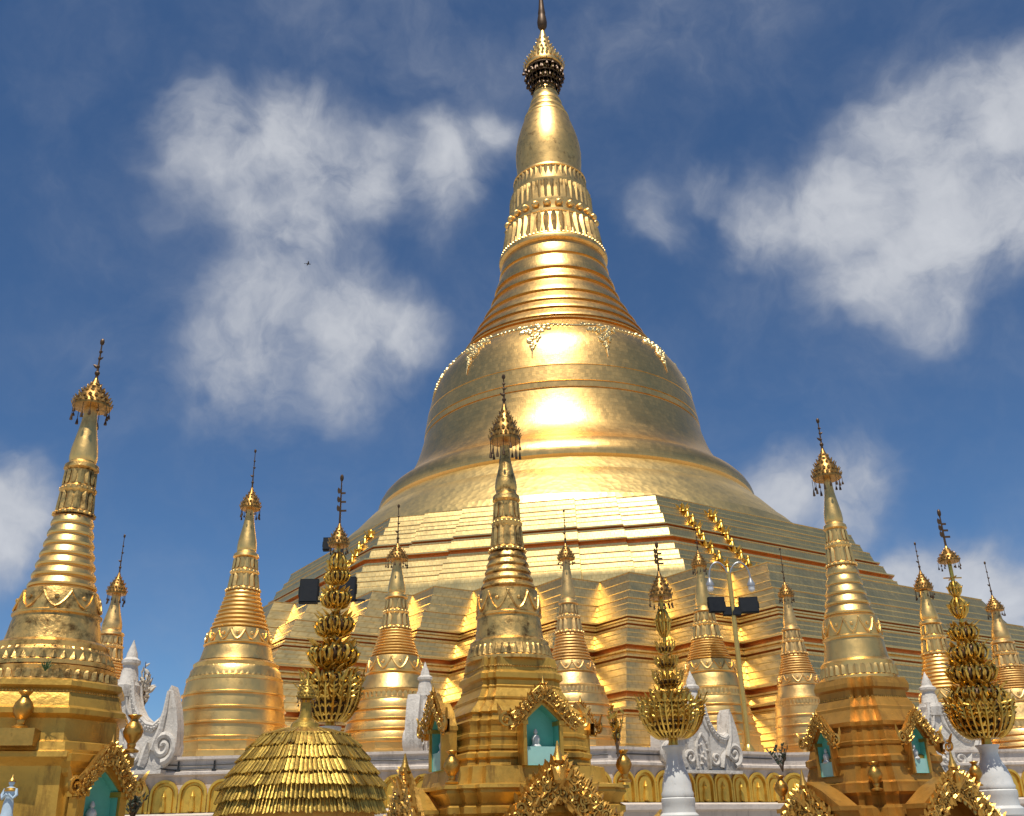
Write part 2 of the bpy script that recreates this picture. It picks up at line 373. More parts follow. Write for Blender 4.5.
def oct_ring(ap, z, jog=.34):
    hw = ap * math.tan(pi / 8); pts = []
    # faces at N1, diagonal, N2, ... ; the diagonal faces step forward towards their middle
    for k in range(8):
        az = k * pi / 4
        n = Vector((cos(az), sin(az))); t = Vector((-sin(az), cos(az)))
        if k % 2:
            if k == 7: pts.append(n * ap - t * hw); continue
            for u, d in ((-1, 0), (-.72, 0), (-.72, 1), (-.42, 1), (-.42, 2), (.42, 2), (.42, 1), (.72, 1), (.72, 0), (1, 0)):
                pts.append(n * (ap + d * jog) + t * (u * hw))
        else:
            for u in ((-1.16 if k == 0 else -.9), -.5, .5, .9): pts.append(n * ap + t * (u * hw))
    return [loc_(p.x, p.y, z) for p in pts]
oct_prof = ([(27.9, 13.0, 0), (27.4, 16.4, 0), (27.3, 16.9, 0)] + stepped(27.3, 16.95, 26.1, 18.6, .8, .32, .55) + stepped(26.0, 18.65, 25.75, 19.2, .6, .3, .6) + band(25.5, 19.25, .22, 1, .28)
    + stepped(25.3, 19.9, 24.95, 20.5, .6, .32, .6) + band(24.75, 20.5, .10, 1, .2) + stepped(24.6, 20.95, 24.1, 21.75, .8, .32, .4) + stepped(24.0, 21.8, 23.65, 22.5, .7, .32, .4) + stepped(23.55, 22.55, 23.1, 23.4, .8, .32, .5) + [(22.9, 23.42, 0), (22.0, 23.45, 0)])
mb = MB(); mb.loft([oct_ring(a, z) for a, z, _ in oct_prof], [m for _, _, m in oct_prof][:-1])
mb.build('octagonal_terraces', [M['terrace'], M['red']], pag, 20)

# round base under the bell
mb = MB()
mb.lathe([(23.0, 22.9), (22.75, 23.6), (22.5, 23.7), (22.0, 24.6), (21.8, 24.65), (21.0, 25.6), (20.8, 25.65), (19.9, 26.7), (19.0, 27.7), (18.85, 27.75), (18.2, 28.5), (17.7, 29.0), (17.5, 29.2)], 144)
mb.build('round_terrace', M['embossed'], pag, 30)
# lip and bell
mb = MB()
lip = [(17.55, 29.1), (17.72, 29.35), (17.74, 29.7), (17.62, 30.1), (17.35, 30.6), (16.95, 31.05), (16.55, 31.35), (16.25, 31.5)]
bell = [(16.25, 31.5), (15.7, 32.0), (15.0, 32.8), (14.5, 33.7), (14.15, 34.6), (13.9, 35.4), (13.68, 36.2), (13.52, 36.95), (13.40, 37.0), (13.40, 37.08), (13.52, 37.12), (13.50, 37.6), (13.38, 37.64), (13.38, 37.72), (13.47, 37.77),
        (13.28, 39.0), (13.24, 39.3), (13.16, 39.33), (13.16, 39.38), (13.22, 39.42), (13.0, 40.4), (12.8, 41.3), (12.48, 42.3), (12.0, 43.2), (11.4, 44.0), (10.8, 44.7), (10.3, 45.2), (9.9, 45.7), (9.75, 45.9)]
mb.lathe(lip + bell[1:], 144)
bello = mb.build('bell', M['plate'], pag, 30)
# flower pendants and garland round the shoulder of the bell (relief)
def bell_r(z):
    b = sorted(bell, key=lambda p: p[1])
    for (r0, z0), (r1, z1) in zip(b, b[1:]):
        if z0 <= z <= z1: return r0 + (r1 - r0) * (z - z0) / max(1e-6, z1 - z0)
    return b[-1][0]
NP = 12
pend = MB()
rng = random.Random(3)
z0 = 44.55
def on_bell(az, z, off=.06):
    r = bell_r(z) + off; return (r * sin(az), -r * cos(az), z)
az0 = radians(17)
def pendant_mesh():
    p = MB()
    for k in range(56):
        v = rng.random(); w = (1 - v) ** 1.2 * .15 + .008
        a = rng.uniform(-w, w); z = z0 - v * 3.3
        p.ball(on_bell(a, z, .02), rng.uniform(.18, .32) * (1 - .5 * v), 6, 4)
    p.tube([on_bell(0, z0 - 2.5 - .34 * k, .06) for k in range(6)], [.12, .11, .09, .07, .05, .02], 6)
    return p.build('flower_pendant', M['pendant'], bello, 50)
po = pendant_mesh(); po.rotation_euler.z = az0
for k in range(1, NP):
    c = po.copy(); col.objects.link(c); c.parent = bello; c.rotation_euler.z = az0 + 2 * pi * k / NP
ga = MB()
for k in range(NP * 14):
    t = (k % 14) / 14; az = 2 * pi * k / (NP * 14) + az0
    ga.ball(on_bell(az, z0 + .15 - .35 * sin(pi * t), .05), rng.uniform(.09, .16), 5, 4)
ga.tube([on_bell(az0 + 2 * pi * k / 224, z0 + .15 - .35 * sin(pi * (k % 14) / 14), .05) for k in range(225)], .1, 5)
ga.build('garland', M['pendant'], bello, 50)
# ringed cone: mouldings between the measured grooves
def rspl(z, tab):
    for (z0_, r0), (z1, r1) in zip(tab, tab[1:]):
        if z0_ <= z <= z1: return r0 + (r1 - r0) * (z - z0_) / (z1 - z0_)
cone_tab = [(45.8, 9.9), (47, 9.2), (48, 8.7), (49, 8.2), (50, 7.68), (51, 7.2), (52, 6.74), (53, 6.4), (54, 6.14), (55, 5.9), (56, 5.68), (57.4, 5.5)]
gro = [45.8, 46.25, 47.5, 48.75, 50.2, 52.2, 53.55, 55.65, 57.5]
prof = []
for a_, b_ in zip(gro, gro[1:]):
    for t, d in ((0.0, -.14), (.07, -.14), (.09, .16), (.2, .2), (.45, .14), (.8, .0), (.93, -.02), (.97, -.14)):
        z = a_ + (b_ - a_) * t; prof.append((rspl(min(z, 57.4), cone_tab) + d * (1. if b_ < 57 else .6), z))
mb = MB(); mb.lathe(prof, 128); mb.build('ringed_cone', M['plate'], pag, 28)
# lotus section
mb = MB()
lot = [(5.45, 57.4), (5.55, 57.45), (5.78, 57.6), (5.82, 57.9), (5.72, 58.1), (5.5, 58.2), (5.4, 58.6), (5.2, 59.6), (4.95, 60.9), (4.85, 61.3), (4.95, 61.4), (4.95, 61.7), (4.7, 61.8), (4.65, 62.4), (4.75, 62.9), (4.75, 63.2), (4.5, 63.3), (4.45, 64.6), (4.3, 65.7), (4.35, 65.8), (4.35, 66.1), (4.1, 66.2), (4.0, 67.0), (3.9, 67.9), (4.05, 68.0), (4.0, 68.25), (3.6, 68.3)]
mb.lathe(lot, 96)
def petal_row(m, n, r0, z0, r1, z1, fill=.95, t=.22, curl=.0, ph=0, c=(0, 0)):
    for k in range(n):
        a = 2 * pi * (k + ph) / n; o = Vector((sin(a), -cos(a), 0))
        b0 = o * r0; b1 = o * r1; up = Vector((b1.x - b0.x, b1.y - b0.y, z1 - z0))
        m.petal((c[0] + b0.x, c[1] + b0.y, z0), o, up, 2 * pi * r0 / n * fill, up.length, t, curl, True)
petal_row(mb, 40, 5.32, 58.3, 4.92, 61.25, .86, .36)
petal_row(mb, 52, 5.36, 58.25, 5.2, 59.1, .9, .3)
petal_row(mb, 40, 4.30, 65.7, 4.44, 63.3, .86, .36)
petal_row(mb, 52, 4.3, 65.75, 4.36, 65.0, .9, .3)
petal_row(mb, 44, 3.95, 66.2, 3.95, 67.9, .9, .22)
for k in range(24):
    a = 2 * pi * (k + .5) / 24; mb.ball((4.78 * sin(a), -4.78 * cos(a), 62.4), .42, 8, 6)
for k in range(80):
    a = 2 * pi * k / 80; mb.ball((5.6 * sin(a), -5.6 * cos(a), 58.2), .17, 6, 4)
mb.build('lotus_bands', M['crown'], pag, 35)
mb = MB()
mb.lathe([(3.55, 68.25), (3.55, 69), (3.6, 70), (3.66, 71), (3.68, 72), (3.58, 73), (3.4, 74), (3.15, 75), (2.86, 76), (2.6, 76.8), (2.55, 77.0), (2.6, 77.1), (2.5, 77.4), (2.2, 77.5), (2.15, 78), (2.2, 78.1), (2.05, 78.5), (1.85, 78.6), (1.8, 79.2), (1.85, 79.3), (1.7, 79.8), (1.5, 79.9), (1.42, 80.6), (1.46, 80.7), (1.3, 81.2), (1.1, 82.2), (.8, 84), (.7, 86), (.3, 88)], 96)
mb.build('banana_bud', M['crown'], pag, 30)

def umbrella(mb, R, zr, zt, n=14, bells=True, c=(0, 0), fine=1., drop=.35, dark=1):
    """openwork crown: flared cone from rim (R, zr) to tip zt, tiers of leaf points, hanging bells; index `dark` for the dark metal"""
    H = zt - zr
    slim = fine < 1
    pr = [(.90, -.02), (1., .0), (1.02, .05), (.99, .09), (.95, .12), (.91, .22), (.82, .33), (.66, .45), (.48, .57), (.33, .69), (.20, .82), (.10, .94), (.04, 1.)]
    if slim: pr = [(.90, -.02), (1., .0), (1.02, .05), (.97, .10), (.80, .22), (.62, .36), (.47, .50), (.34, .64), (.22, .78), (.12, .92), (.05, 1.)]
    mb.lathe([(R * a, zr + H * b) for a, b in pr], 28, c)
    inner = [(R * .9, zr + .0 * H), (R * .75, zr + .14 * H), (R * .4, zr + .3 * H)]
    k0 = len(mb.f); mb.lathe(inner, 20, c)
    for i in range(k0, len(mb.f)): mb.mi[i] = dark
    for (f, b, hh) in (((1.0, .08, .13), (.78, .23, .13), (.60, .37, .12), (.44, .52, .10), (.30, .68, .1)) if slim else ((1.0, .08, .09), (.92, .22, .09), (.72, .42, .08), (.50, .56, .07), (.32, .70, .06))):
        m_ = max(7, int(n * 1.5 * f))
        for k in range(m_):
            a = 2 * pi * k / m_; o = Vector((cos(a), sin(a), 0))
            mb.petal((c[0] + o.x * R * f, c[1] + o.y * R * f, zr + H * b), o, o * .25 + Vector((0, 0, 1)), 2 * pi * R * f / m_ * .8, H * hh * fine, .25, .2)
    if bells:
        k0 = len(mb.f)
        for k in range(n):
            a = 2 * pi * (k + .3) / n; o = Vector((cos(a), sin(a), 0)) * R * random.uniform(.86, 1.08)
            d = H * drop * random.uniform(.5, 1.15); w = R * .085
            mb.tube([(c[0] + o.x, c[1] + o.y, zr + .02 * H), (c[0] + o.x, c[1] + o.y, zr - d * .6)], w * .22, 4)
            mb.lathe([(w * 1.1, zr - d), (w * .9, zr - d * .82), (w * .4, zr - d * .62), (w * .2, zr - d * .55)], 6, (c[0] + o.x, c[1] + o.y))
        for i in range(k0, len(mb.f)): mb.mi[i] = dark

mb = MB(); umbrella(mb, 2.3, 84.5, 91.0, 20, True, (0, 0), .45, .22)
for k in range(12):
    a = 2 * pi * k / 12; b = a + .5
    mb.tube([(2.1 * cos(a), 2.1 * sin(a), 84.6), (.95 * cos(b), .95 * sin(b), 81.6)], .05, 5)
    mb.tube([(2.1 * cos(a), 2.1 * sin(a), 84.6), (.95 * cos(a - .5), .95 * sin(a - .5), 81.6)], .05, 5)
k0 = len(mb.f)
for t in range(3):
    zz = 84.0 - .9 * t; rr = 2.2 - .3 * t
    mb.lathe([(rr, zz), (rr + .05, zz + .1), (rr, zz + .2), (rr - .08, zz + .1), (rr, zz)], 32)
    for k in range(22):
        a = 2 * pi * k / 22 + t; o = (rr * cos(a), rr * sin(a))
        mb.tube([(o[0], o[1], zz), (o[0], o[1], zz - .5)], .04, 4); mb.lathe([(.17, zz - .85), (.13, zz - .6), (.05, zz - .45)], 6, o)
for i in range(k0, len(mb.f)): mb.mi[i] = 1
mb.build('umbrella_crown', [M['crown'], M['dark']], pag, 40)
mb = MB()
mb.lathe([(.3, 90.9), (.38, 91.0), (.55, 91.3), (.6, 92), (.5, 92.8), (.42, 93.2), (.46, 93.4), (.36, 94.2), (.3, 95), (.24, 96), (.2, 97.2), (.26, 97.3), (.12, 98), (.05, 99.6)], 20)
mb.box((.5, 0, 97.8), (1., .04, .5)); mb.ball((0, 0, 99.7), .2, 8, 6)
mb.build('diamond_vane', M['dark'], pag, 40)
# strings of small gilded umbrellas that climb the octagonal terraces
def oct_ap(z):
    b = sorted([(z_, a) for a, z_, _ in oct_prof])
    for (z0_, a0), (z1, a1) in zip(b, b[1:]):
        if z0_ <= z <= z1: return max(a0, a1)
    return b[-1][1]
def climbing(nrm, tng, off):
    m = MB(); n = 11
    for k in range(n):
        z = 22.6 - 5.2 * k / (n - 1); ap = oct_ap(z) + .22; p = nrm * ap + tng * off
        big = 1. if k % 3 else 1.5
        m.lathe([(.06, z - .36), (.25 * big, z - .30), (.20 * big, z - .10), (.10, z + .10), (.15, z + .2), (.06, z + .34)], 10, (p.x, p.y)); m.tube([(p.x, p.y, z - .3), tuple((nrm * (oct_ap(z - .52) + .2) + tng * off) + Vector((0, 0, z - .55)))], .10, 6)
        if k % 3 == 0:
            for q in range(7):
                a = 2 * pi * q / 7; m.petal((p.x + .3 * cos(a), p.y + .3 * sin(a), z - .22), (cos(a), sin(a), 0), (cos(a) * .35, sin(a) * .35, 1), .28, .45)
    m.build('climbing_ornament', M['leafgold'], pag, 40)
T1 = -N2
climbing(N1, T1, -7.6); climbing(N1, T1, -4.9)
T2 = N1
climbing(N2, T2, 7.4)

# ================================================================== PLINTH WALL
plv = [(-70, 92), (-40, 52), (-20.5, 36.8), (-13.2, 34.6), (3.0, 34.6), (9.8, 39.6), (27, 41.8), (60, 62), (60, 122), (-70, 122)]
PZ = 4.35
pl = empty('plinth', (0, 34.6, 0), 'white plastered plinth wall with a row of gilded arched niches below the stupas', 'wall')
def ring_off(poly, d, z):
    n = len(poly); out = []
    for i in range(n):
        p0, p1, p2 = Vector(poly[i - 1]), Vector(poly[i]), Vector(poly[(i + 1) % n])
        e1 = (p1 - p0).normalized(); e2 = (p2 - p1).normalized()
        n1 = Vector((e1.y, -e1.x)); n2 = Vector((e2.y, -e2.x)); b = (n1 + n2).normalized()
        q = p1 + b * (d / max(.3, b.dot(n1))); out.append((q.x, q.y - 34.6, z))
    return out
mb = MB()
mb.loft([ring_off(plv, d, z) for d, z in ((.5, 0), (.5, 1.2), (.25, 1.3), (.25, 2.3), (.42, 2.36), (.42, 2.52), (.2, 2.58), (0, 2.6), (0, 3.72), (.12, 3.78), (.12, 3.86), (.02, 3.9), (.02, 4.2), (.1, 4.26), (.1, PZ))])
mb.build('wall', M['wall'], pl, 20)
# niches: half-round headed recess lined in gold
def arch(w, h, n=10):
    r = w / 2
    return [(-r, 0), (r, 0)] + [(r * cos(pi * k / n), h - r + r * sin(pi * k / n)) for k in range(n + 1)]
NM = None
def niche_mesh(w=.92, h=1.02):
    m = MB()
    fr = [(1., 0.0), (1., -.10), (.84, -.10), (.80, .00), (.66, .00), (.60, -.06), (.5, -.06)]
    rings = [[(x, y, z) for x, z in arch(w * s, h - (1 - s) * w * .55)] for s, y in fr]
    m.loft(rings, None, False, True)
    m.lathe([(.03, .0), (.12 * w, .05), (.10 * w, .3), (.06 * w, .42), (.09 * w, .5), (.03 * w, .62), (.0, .7)], 10, (0, -.08))
    return m.build('niche', M['niche'], pl, 35)
nic = niche_mesh(); first = True; ncount = 0
for (i0, i1, sp) in ((2, 3, .95), (3, 4, .95), (4, 5, .93), (5, 6, .95)):
    a = Vector(plv[i0]); b = Vector(plv[i1]); e = (b - a); Ln = e.length; e.normalize(); k = int(Ln / sp)
    for j in range(k):
        p = a + e * ((j + .5) * Ln / k); nn = Vector((e.y, -e.x))
        o = nic if first else nic.copy()
        if not first: col.objects.link(o); o.parent = pl
        first = False
        q = p + nn * .012; o.location = (q.x, q.y - 34.6, 2.61); o.rotation_euler.z = atan2(e.y, e.x); ncount += 1
# cable runs clipped to the wall top
mb = MB()
for (x0, x1, z) in ((-12.6, -3, 4.08), (-12.6, -6, 3.95), (-2.6, 2.9, 4.1)):
    mb.tube([(x0 + (x1 - x0) * k / 12, -.05, z + .02 * sin(k * 2.1)) for k in range(13)], .018, 5)
for x in (-11.4, -10.2, -9.1, -7.6): mb.tube([(x, -.06, 4.2), (x, -.06, 3.9)], .03, 5); mb.box((x, -.06, 3.9), (.14, .07, .1))
e = (Vector(plv[5]) - Vector(plv[4])).normalized(); nn = Vector((e.y, -e.x))
q0 = Vector(plv[4]) + nn * .05
mb.tube([tuple((q0 + e * t).to_3d() + Vector((0, -34.6, 4.12))) for t in (0.2, 2, 4, 6, 8)], .02, 5)
mb.build('cable', M['iron'], pl)

# ================================================================== STUPAS
def stupa_top(ax, S, root, mat, mat_dark, nrings=6, worn=None, detail=1):
    """umbrella, bud, lotus collar, ringed cone, bell band, bell: shared by plinth stupas and shrines. S: rows and half-widths in pixels"""
    X, Y = ax.X, ax.Y
    def build(m, name, mt, sm=32):
        return m.build(name, mt, root, sm)
    z = ax.z; rz = ax.rz
    # vane
    yf, yt, yb, hh = S['hti']
    rr, zr = rz(hh, yb - (yb - yt) * .28); zt = z(yt)
    m = MB(); m.lathe([(rr * .10, zt - .05), (rr * .055, zt + .3 * (z(yf) - zt)), (rr * .035, z(yf))], 8)
    L_ = z(yf) - zt
    for f in (.3, .52, .7):
        zz = zt + L_ * f; w = rr * .5 * (1.1 - f)
        sg = 1 if f > .5 else -1
        m.petal((0, 0, zz - L_ * .03), (0, -1, 0), (sg, 0, .7), w * .5, w * .9, .15, .1); m.ball((0, 0, zz), rr * .10, 6, 5)
    m.ball((0, 0, zt + L_ * .97), rr * .13, 8, 6, (1, 1, 1.6)); m.ball((0, 0, zt + L_ * .12), rr * .15, 8, 6)
    build(m, 'vane', M['dark'])
    m = MB(); umbrella(m, rr, zr, zt + .02, 14 if detail else 10, True, (0, 0), 1, .42)
    build(m, 'umbrella_crown', [M['bronze'], M['dark']], 40)
    # bud
    y0, y1, h0, h1 = S['bud']
    pr = []
    for t, f in ((0, .9), (.06, 1.), (.14, 1.02), (.3, .96), (.5, .80), (.72, .62), (.9, .50), (1.08, .42), (1.3, .3)):
        y = y1 + (y0 - y1) * t; hw = h0 + (h1 - h0) * max(0, min(1.05, (f - .42) / .58)); pr.append(rz(hw, y))
    m = MB(); m.lathe(pr, 32); build(m, 'bud', mat)
    # lotus collar
    y0, y1, h0, h1 = S['lotus']; H = y1 - y0
    tab = [(0, h0), (1, h1)]
    def hy(t): return h0 + (h1 - h0) * t
    pr = [rz(hy(1) * 1.10, y1), rz(hy(1) * 1.10, y1 - .05 * H), rz(hy(.9) * .95, y1 - .09 * H), rz(hy(.6) * .92, y1 - .4 * H), rz(hy(.52) * 1.08, y1 - .46 * H), rz(hy(.5) * 1.08, y1 - .52 * H), rz(hy(.45) * .92, y1 - .56 * H),
          rz(hy(.15) * .92, y1 - .84 * H), rz(hy(.12) * 1.15, y1 - .88 * H), rz(hy(.05) * 1.12, y1 - .95 * H), rz(hy(0) * .9, y1 - 1.0 * H), rz(hy(0) * .85, y1 - 1.06 * H)]
    m = MB(); m.lathe(pr, 40)
    n = 14
    a0 = rz(hy(.95) * .96, y1 - .08 * H); a1 = rz(hy(.6) * .96, y1 - .42 * H); petal_row(m, n, a0[0], a0[1], a1[0], a1[1], .9, .28)
    a0 = rz(hy(.2) * .95, y1 - .82 * H); a1 = rz(hy(.42) * .97, y1 - .57 * H); petal_row(m, n, a0[0], a0[1], a1[0], a1[1], .9, .28)
    for k in range(20):
        a = 2 * pi * k / 20; q = rz(hy(1) * 1.1, y1 - .02 * H); m.ball((q[0] * sin(a), -q[0] * cos(a), q[1]), q[0] * .09, 6, 4)
        q = rz(hy(.5) * 1.06, y1 - .49 * H); m.ball((q[0] * sin(a), -q[0] * cos(a), q[1]), q[0] * .08, 6, 4)
    build(m, 'lotus_collar', mat if not worn else worn)
    # ringed cone
    y0, y1, h0, h1 = S['cone']; pr = []
    for k in range(nrings):
        a = k / nrings; w = 1 / nrings
        for t, d in ((0, .95), (.10, .95), (.16, 1.015), (.35, 1.045), (.6, 1.02), (.8, .98), (.95, .955)):
            tt = a + w * t; hw = h1 + (h0 - h1) * (1 - (1 - tt) ** 1.15); pr.append(rz(hw * d, y1 + (y0 - y1) * tt))
    m = MB(); m.lathe(pr, 48); build(m, 'ringed_cone', mat, 25)
    # bell with ornament band
    y0, y1, h0, h1 = S['band']; yb, hb = S['bell']
    pr = [rz(hb * 1.02, yb), rz(hb, yb - .1 * (yb - y1)), rz(h1 + (hb - h1) * .62, yb - .4 * (yb - y1)), rz(h1 + (hb - h1) * .3, yb - .7 * (yb - y1)), rz(h1 * 1.0, y1 + .12 * (yb - y1)), rz(h1 * 1.05, y1 + .06 * (yb - y1)), rz(h1 * 1.05, y1), rz(h1 * .98, y1 - .06 * (y1 - y0)),
          rz(h0 + (h1 - h0) * .85, y1 - .35 * (y1 - y0)), rz(h0 + (h1 - h0) * .5, y1 - .7 * (y1 - y0)), rz(h0 + (h1 - h0) * .2, y1 - .92 * (y1 - y0)), rz(h0 * .9, y0)]
    m = MB(); m.lathe(pr, 56); bl = build(m, 'bell', worn or mat)
    # relief: heart / chevron festoons round the band
    m = MB(); n = S.get('nfest', 12)
    ra = rz(h0 + (h1 - h0) * .35, y0 + .22 * (y1 - y0)); rb = rz(h1 * 1.0, y1 - .12 * (y1 - y0))
    th = ra[0] * .035
    for k in range(n):
        az = 2 * pi * (k + .5) / n; da = pi / n; pts = []
        for q in range(9):
            u = -1 + q / 4; v = 1 - abs(u) ** 1.6 if S.get('fest', 1) else abs(u)
            r = ra[0] + (rb[0] - ra[0]) * v + th * .5; pts.append((r * sin(az + da * u), -r * cos(az + da * u), ra[1] + (rb[1] - ra[1]) * v))
        m.tube(pts, th, 5)
        r = (ra[0] * .6 + rb[0] * .4) + th * .4
        m.ball((r * sin(az), -r * cos(az), ra[1] * .6 + rb[1] * .4), th * 1.9, 6, 4)
        m.ball((ra[0] * sin(az + da), -ra[0] * cos(az + da), ra[1]), th * 1.7, 6, 4)
    m.build('festoon_band', worn or mat, bl, 40)
    if S.get('trim'):     # string of tiny studs down the spine of the upper cone
        pass

def lotus_ledge(ax, root, y0, y1, h0, h1, mat, n=30, t=.3):
    rz = ax.rz; m = MB(); H = y1 - y0
    m.lathe([rz(h1 * .98, y1 + .5), rz(h1, y1), rz(h1, y1 - .15 * H), rz(h1 * .95, y1 - .2 * H), rz(h1 * .93, y1 - .55 * H), rz(h0 * 1.03, y0 + .3 * H), rz(h0 * 1.04, y0 + .12 * H), rz(h0 * .96, y0), rz(h0 * .85, y0 - .5)], 56)
    a = rz(h1 * .95, y1 - .2 * H); b = rz(h0 * 1.03, y0 + .32 * H); petal_row(m, n, a[0], a[1], b[0], b[1], .88, t)
    return m.build('lotus_ledge', mat, root, 35)

GS = 'small gilded stupas standing on the white plinth'
def plinth_stupa(label, px_top, py_top, px_b, py_b, Y, S, base, sides=0, rot=0):
    ax = Axis(px_b, py_b, Y); zb = PZ
    root = empty('gilded_stupa', (ax.X, Y, zb), label, 'stupa', GS)
    # children are built in local coordinates: shift the axis heights
    oz = ax.z; ax.z = lambda y: oz(y) - zb
    ax.s = lambda y: (Vector((ax.X, Y, oz(y))) - EYE).dot(FW) / F
    ax.rz = lambda h, y: (h * ax.s(y), ax.z(y))
    sm = M[S.get('mat', 'satin')]
    stupa_top(ax, S, root, sm, M['dark'], S.get('rings', 9), S.get('worn'))
    y0, y1, h0, h1 = S['ledge']; lotus_ledge(ax, root, y0, y1, h0, h1, sm, 46, .16)
    # circular steps then octagonal ones
    pr = []; y0 = S['ledge'][1]; yb, hb0, hb = base; n = 4; hs = hb0
    m = MB()
    for k in range(n):
        ya = y0 + (yb - y0) * k / n * .80; yc = y0 + (yb - y0) * (k + 1) / n * .80
        ha = hb0 + (hb - hb0) * k / n; hc = hb0 + (hb - hb0) * (k + 1) / n
        pr += [ax.rz(ha * .99, ya), ax.rz(hc * .972, ya + .35 * (yc - ya)), ax.rz(hc * .99, yc - .18 * (yc - ya)), ax.rz(hc * 1.03, yc - .12 * (yc - ya)), ax.rz(hc * 1.03, yc - .02 * (yc - ya)), ax.rz(hc * .985, yc)]
    pr = pr[::-1]
    m.lathe(pr, 64); m.build('round_steps', sm, root, 28)
    m = MB(); ya = y0 + (yb - y0) * .80; r0, z0_ = ax.rz(hb * 1.02, ya)
    m.lathe([(r0 * 1.08, 0), (r0 * 1.08, z0_ * .42), (r0 * 1.03, z0_ * .46), (r0 * 1.03, z0_ * .86), (r0 * 1.06, z0_ * .9), (r0 * 1.06, z0_ * 1.0), (r0 * .9, z0_ * 1.01)], 8, (0, 0), pi / 8 + rot)
    m.build('octagonal_base', sm, root, 20)
    return root
def SS(hti, bud, lotus, cone, band, bell, ledge, **k):
    d = dict(hti=hti, bud=bud, lotus=lotus, cone=cone, band=band, bell=bell, ledge=ledge); d.update(k); return d
plinth_stupa('thick gilded stupa with bright bell at the left, against open blue sky', 0, 0, 230, 740, 38,
    SS((450, 487, 518, 9.8), (517, 553, 4, 9.4), (553, 592, 10.5, 15), (592, 631, 16, 28), (631, 646, 28.5, 32), (663, 36), (664, 684, 40, 47), nfest=14), (757, 47, 55), rot=.15)
plinth_stupa('mostly hidden gilded stupa, only its spire rising beside the leftmost white crest', 0, 0, 103, 690, 44,
    SS((535, 572, 603, 9.3), (602, 632, 4, 9.5), (632, 662, 11, 14), (662, 690, 15, 22), (690, 700, 23, 26), (713, 30), (713, 724, 32, 36), mat='satin_dull'), (756, 36, 42))
plinth_stupa('gilded stupa right of the dark floodlights, a narrow white crest overlapping its right side', 0, 0, 393, 740, 38.8,
    SS((505, 543, 567, 10.5), (567, 594, 4.5, 8.6), (594, 630, 9.5, 14), (630, 657, 15, 23.5), (657, 674, 24, 28), (692, 36), (692, 703, 37, 40), nfest=10, fest=1), (754, 40, 52), rot=.2)
plinth_stupa('gilded stupa just right of the tall central shrine spire, below the brightest terraces', 0, 0, 574, 730, 39,
    SS((510, 543, 566, 8.5), (567, 600, 3.6, 7), (600, 634, 8, 13), (634, 662, 13.5, 20.5), (662, 673, 21, 24), (687, 29), (687, 697, 31, 34), nfest=12, mat='satin_dull'), (752, 34, 45))
plinth_stupa('gilded stupa with scalloped bell between the white vase tree and the gold lamp post', 0, 0, 716, 730, 41,
    SS((525, 550, 573, 7.4), (574, 608, 3.6, 7.5), (608, 640, 8.5, 14), (640, 661, 15, 22), (661, 673, 22.5, 25), (689, 29), (689, 699, 30, 33), nfest=12, rings=8), (745, 33, 41))
plinth_stupa('slim gilded stupa standing close on the left of the brown based right shrine', 0, 0, 806, 740, 43,
    SS((548, 582, 602, 7.6), (602, 627, 3.6, 6.6), (627, 655, 7.5, 12), (655, 675, 12.5, 18), (675, 685, 18.5, 20), (699, 23), (699, 708, 24, 26), nfest=12, rings=8, mat='satin_dull'), (757, 26, 30))
plinth_stupa('gilded stupa whose spire stands just left of the right hand tiered tree, body hidden', 0, 0, 951, 730, 44,
    SS((543, 570, 598, 8.6), (598, 620, 4.3, 8.6), (620, 655, 9, 13), (655, 690, 13.5, 21), (690, 702, 21.5, 24), (722, 29), (722, 732, 31, 34)), (759, 34, 42))
plinth_stupa('gilded stupa at the far right edge, half cut by the picture border', 0, 0, 1024, 740, 43,
    SS((562, 595, 617, 8.2), (617, 640, 4.2, 8.8), (640, 668, 9.5, 13), (668, 690, 13.5, 20), (690, 702, 20.5, 24), (720, 28), (720, 731, 30, 33), mat='satin_dull'), (760, 34, 42))

